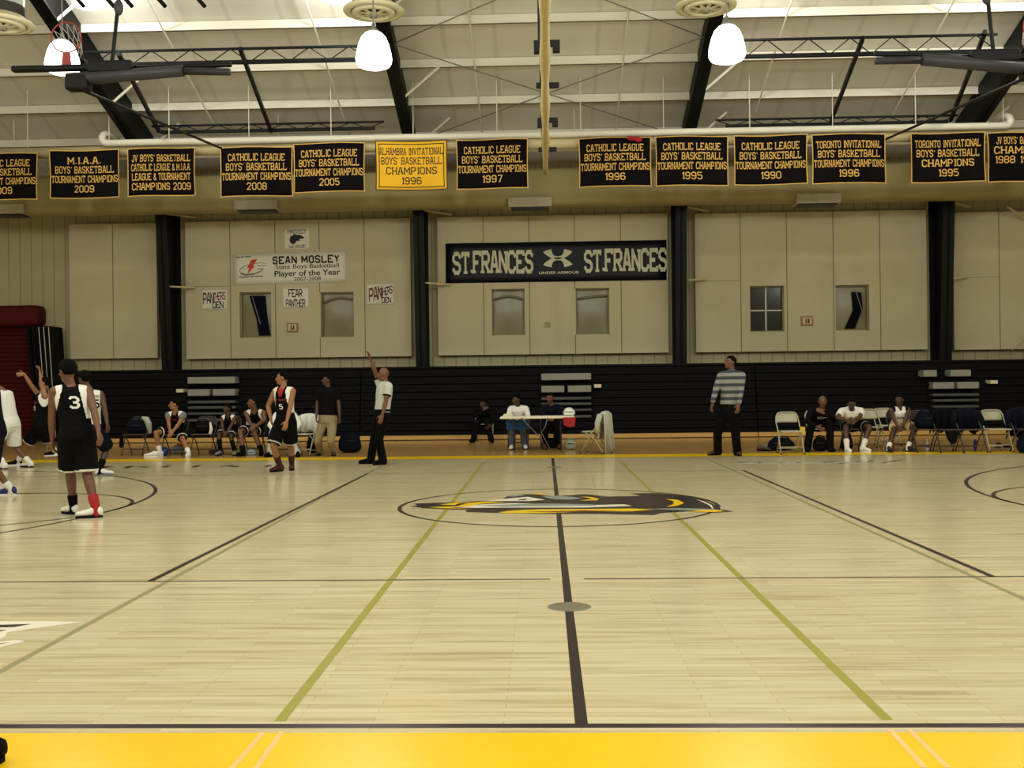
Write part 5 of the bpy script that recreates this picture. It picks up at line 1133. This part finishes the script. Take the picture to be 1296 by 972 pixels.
# -- man in black polo and khakis
person('person', 'man in black polo shirt and khaki trousers standing behind the left bench', 16.4, 415, 1.7, (-.1, -1), pelvis=(415, 531), neck=(415, 491), head=(414, 481.5), look=(-.8, -.5, .12), hands=((430, 527, -.1), (400.5, 526, -.1)), feet=((422, 576.5, .25, -1), (406, 576, -.25, -1)),
  skin=SKIN_D, top='polo', topc='black', bottom='pants', botc='khaki', shoes=('brown', 'black'), wid=1.12, elbow=((.25, .9, 0), (-.25, .9, 0)))
# -- referee
rf = person('person', 'referee in pale grey shirt and black trousers raising one arm', 13.85, 482, 1.74, (-.86, -.5), pelvis=(483.5, 524), neck=(487.5, 484), head=(485.3, 474), look=(-1, -.25, .0), hands=((482, 533, -.3), (468.5, 453, .05)), feet=((485, 588, -.75, -.65), (469, 587, -1, -.12)),
  skin=SKIN_M, hair='bald', top='tuck', topc=[CL['refgrey'], CL['black']], bottom='pants', botc='black', shoes=('black', 'black'), elbow=((.8, .3, -.1), (-.2, .6, -.7)), curl=(.4, .15), wid=1.05)
g = MB(); k = rf['k']; nkp = rf['nk']; g.tube([nkp-V((0, 0, .03*k)), nkp+V((0, 0, .005))], [(.085*k, .078*k), (.068*k, .066*k)], 16, rf['r']); g.build('collar', CL['black'], rf['root'], None, True)
for i in (0, 1):
    a, c = rf['SH'][i], rf['EL'][i]; g = MB(); g.tube([a.lerp(c, .56), a.lerp(c, .63)], [.0775*k, .0765*k], 16); g.build('cuff', CL['black'], rf['root'], None, True)
# -- man in the striped sweater
def pst(u, v, w_, c): return 1 if (v*1.0+.04) % .118 < .056 else 0
person('person', 'man in grey striped sweater and dark trousers standing right of the table', 15.1, 924, 1.9, (-.45, -.9), pelvis=(923.5, 519), neck=(926, 469), head=(924.5, 459), look=(-.9, -.35, .15), hands=((934.5, 517, -.26), (901, 512, -.08)), feet=((933.5, 576.5, .05, -1), (908.5, 576, -.9, -.45)),
  skin=SKIN_M, top='long', topc=[CL['sgrey'], CL['sblue']], paint=pst, bottom='pants', botc='black', shoes=('brown', 'black'), elbow=((.7, .5, 0), (-.8, .3, 0)), wid=1.02)
# -- left bench
b6 = person('basketball_player', 'bench player in black jersey over grey sleeves, hands clasped, blue ball at his feet', 16.35, 222, 1.72, (-.15, -1), sit=True, seat=('d', 'brown folding chair under the player in the grey sleeved shirt'), pelvis=(222.5, 548, .1), neck=(222.5, 522, -.06), head=(220.5, 512, -.1), look=(-.9, -.45, -.02), hands=((219, 546, -.42), (215, 546, -.42)), feet=((239, 578.5, .15, -1), (202.5, 577.5, -.9, -.5)),
  skin=SKIN_L, top='jersey', topc=JB, paint=shoulder_white(.07, .3), botc=[CL['black'], CL['white']], shoes=('white', 'white'), socks=('white', .28), sleevec='grey', elbow=((.9, .1, -.3), (-.9, .1, -.3)), hunch=.06)
print_on(b6, 'ST. FRANCES', 0, -.19, .16, .03, CL['red'])
person('basketball_player', 'small bench player in black jersey and long dark socks', 16.4, 288, 1.46, (-.1, -1), sit=True, seat=('d', 'brown folding chair under the small bench player'), pelvis=(290, 550, .1), neck=(289, 526.5, -.05), head=(287.5, 517.5, -.08), look=(-.5, -.85, 0), hands=((287, 548, -.36), (283, 549, -.36)), feet=((297.5, 576.5, .2, -1), (278.5, 576.5, -.2, -1)),
  skin=SKIN_D, hair='fro', top='jersey', topc=JB, paint=shoulder_white(), botc=[CL['navy'], CL['white']], shoes=('grey', 'black'), socks=('black', .7), elbow=((.9, .1, -.3), (-.9, .1, -.3)), hunch=.05)
b8 = person('basketball_player', 'broad bench player in black jersey with forearms resting on his knees', 16.35, 322, 1.8, (-.1, -1), sit=True, seat=('d', 'brown folding chair under the broad bench player leaning on his knees'), pelvis=(322, 548, .1), neck=(322.5, 520, -.1), head=(320, 509.5, -.16), look=(-.85, -.5, .08), hands=((324, 539, -.5), (318, 538, -.5)), feet=((331, 576.5, .2, -1), (308, 577, -.3, -1)),
  skin=SKIN_M, top='jersey', topc=JB, paint=shoulder_white(.08, .26), botc=[CL['black'], CL['white']], shoes=('black', 'black'), socks=('black', .25), elbow=((1, -.1, -.1), (-1, -.1, -.1)), hunch=.08, wid=1.08)
person('person', 'seated person in grey sweatpants hidden behind the player with red undershirt', 16.4, 357, 1.72, (0, -1), sit=True, seat=('d', 'brown folding chair under the player in grey sweatpants'), pelvis=(360, 548, .1), neck=(361, 523, 0), head=(360.5, 512, -.03), look=(-.4, -.9, 0), hands=((373, 546, -.3), (347, 546, -.3)), feet=((377, 578, .25, -1), (342, 578, -.25, -1)),
  skin=SKIN_D, top='long', topc='white', bottom='pants', botc='ltgrey', shoes=('black', 'black'), elbow=((1, .1, -.3), (-1, .1, -.3)))
# -- scoring table
person('person', 'scorer in white long sleeved shirt and blue shorts seated at the table', 17.95, 656, 1.68, (-.05, -1), sit=True, seat=('d', 'brown folding chair under the white shirted scorer'), pelvis=(656, 548, .15), neck=(656, 515, -.02), head=(653.5, 506, -.06), look=(-.75, -.6, -.1), hands=((662, 530, -.42), (648, 530, -.42)), feet=((664.5, 568.5, .1, -1), (648, 569, -.1, -1)),
  skin=SKIN_D, top='long', topc='white', bottom='pants', botc='denim', shoes=('white', 'black'), elbow=((.9, .3, -.3), (-.9, .3, -.3)))
p = P(656, 541, 17.55); mb = MB(); mb.rbox(p.x-.27, p.x+.26, 17.5, 17.86, .565, .64, .035, 3); mb.rbox(p.x-.25, p.x+.24, 17.47, 17.52, .45, .62, .02, 2); tag(mb.build('folded_jacket', CL['blue'], smooth=True), 'blue jacket folded over the lap of the white shirted scorer', 'jacket')
person('person', 'scorer in dark navy top seated at the middle of the table', 17.95, 697, 1.76, (-.05, -1), sit=True, seat=('d', 'brown folding chair under the navy clad scorer'), pelvis=(697, 548, .15), neck=(697.5, 513.5, -.02), head=(696, 504, -.06), look=(-.3, -.9, -.15), hands=((700, 528.5, -.42), (694, 528.5, -.42)), feet=((707, 568, .1, -1), (690, 568.5, -.1, -1)),
  skin=SKIN_M, top='long', topc='navy', bottom='pants', botc='black', shoes=('brown', 'black'), elbow=((1, .2, -.2), (-1, .2, -.2)), wid=1.1)
person('person', 'person in all black clothes sitting by the bleachers, chin on hand, left of the table', 20.9, 613, 1.72, (-.1, -1), sit=True, seat=('b', 'pale folding chair against the bleachers under the black clad sitter'), pelvis=(613, 545, .1), neck=(612, 520, -.05), head=(611.5, 511.5, -.1), look=(-.3, -1, -.1), hands=((620, 538, -.4), (611.5, 519, -.24)), feet=((622, 560, .2, -1), (599, 560, -.3, -1)),
  skin=SKIN_D, hair='cap', top='long', topc='black', bottom='pants', botc='black', shoes=('black', 'black'), elbow=((1, .1, -.3), (-.8, -.3, -.6)), hunch=.05)
# -- right bench
bk = person('person', 'bald man in black sweatshirt with a hand at his chin, on the right bench', 15.95, 1037, 1.78, (.05, -1), sit=True, seat=('b', 'pale folding chair under the man in the black sweatshirt'), pelvis=(1035, 548, .12), neck=(1040, 518.5, -.14), head=(1041, 508.5, -.18), look=(-.15, -1, -.05), hands=((1042.5, 523, -.36), (1034, 540, -.42)), feet=((1050, 571.5, .15, -1), (1021.5, 571.5, -.2, -1)),
  skin=SKIN_M, hair='bald', top='long', topc='black', bottom='pants', botc='black', shoes=('black', 'black'), elbow=((.7, -.2, -.7), (-.9, 0, -.3)), hunch=.08, wid=1.1, knee=(None, (-.35, -1, 0)))
print_on(bk, 'NEX', -.02, -.25, .12, .05, WHP)
person('basketball_player', 'bench player in white tee shirt, black shorts and white socks bending his head', 15.95, 1078, 1.78, (0, -1), sit=True, seat=('d', 'brown folding chair under the player in the white tee shirt'), pelvis=(1078, 548, .12), neck=(1078, 518.5, -.16), head=(1077.5, 510.5, -.24), look=(-.1, -1, -.45), hands=((1080, 532, -.5), (1073.5, 532, -.5)), feet=((1092, 572, .45, -1), (1072, 572.5, 0, -1)),
  skin=SKIN_D, hair='fro', top='tee', topc='white', botc=[CL['black'], CL['grey']], shoes=('white', 'white'), socks=('white', .36), elbow=((1, 0, -.25), (-1, 0, -.25)), hunch=.1, knee=((.35, -1, 0), (-.35, -1, 0)), wid=1.08)
w9 = person('basketball_player', 'bench player in white sleeveless jersey and gold shorts', 16.0, 1139, 1.68, (0, -1), sit=True, seat=('d', 'brown folding chair under the player in the white jersey'), pelvis=(1139, 548, .12), neck=(1138.5, 517, -.04), head=(1138.5, 506.5, -.07), look=(-.75, -.65, 0), hands=((1143, 539, -.42), (1136, 539, -.42)), feet=((1149, 571.5, .5, -1), (1124.5, 572, 0, -1)),
  skin=SKIN_D, top='jersey', topc=[CL['white'], CL['navy']], paint=lambda u, v, w_, c: 1 if (v > -.07 and .1 < abs(u) < .2) else 0, botc=[CL['gold'], CL['white']], shoes=('dkjean', 'maroon'), socks=('white', .22), elbow=((1, .1, -.25), (-1, .1, -.25)), knee=((.3, -1, 0), (-.3, -1, 0)))
print_on(w9, 'PANTHERS', 0, -.25, .2, .045, CL['navy'])
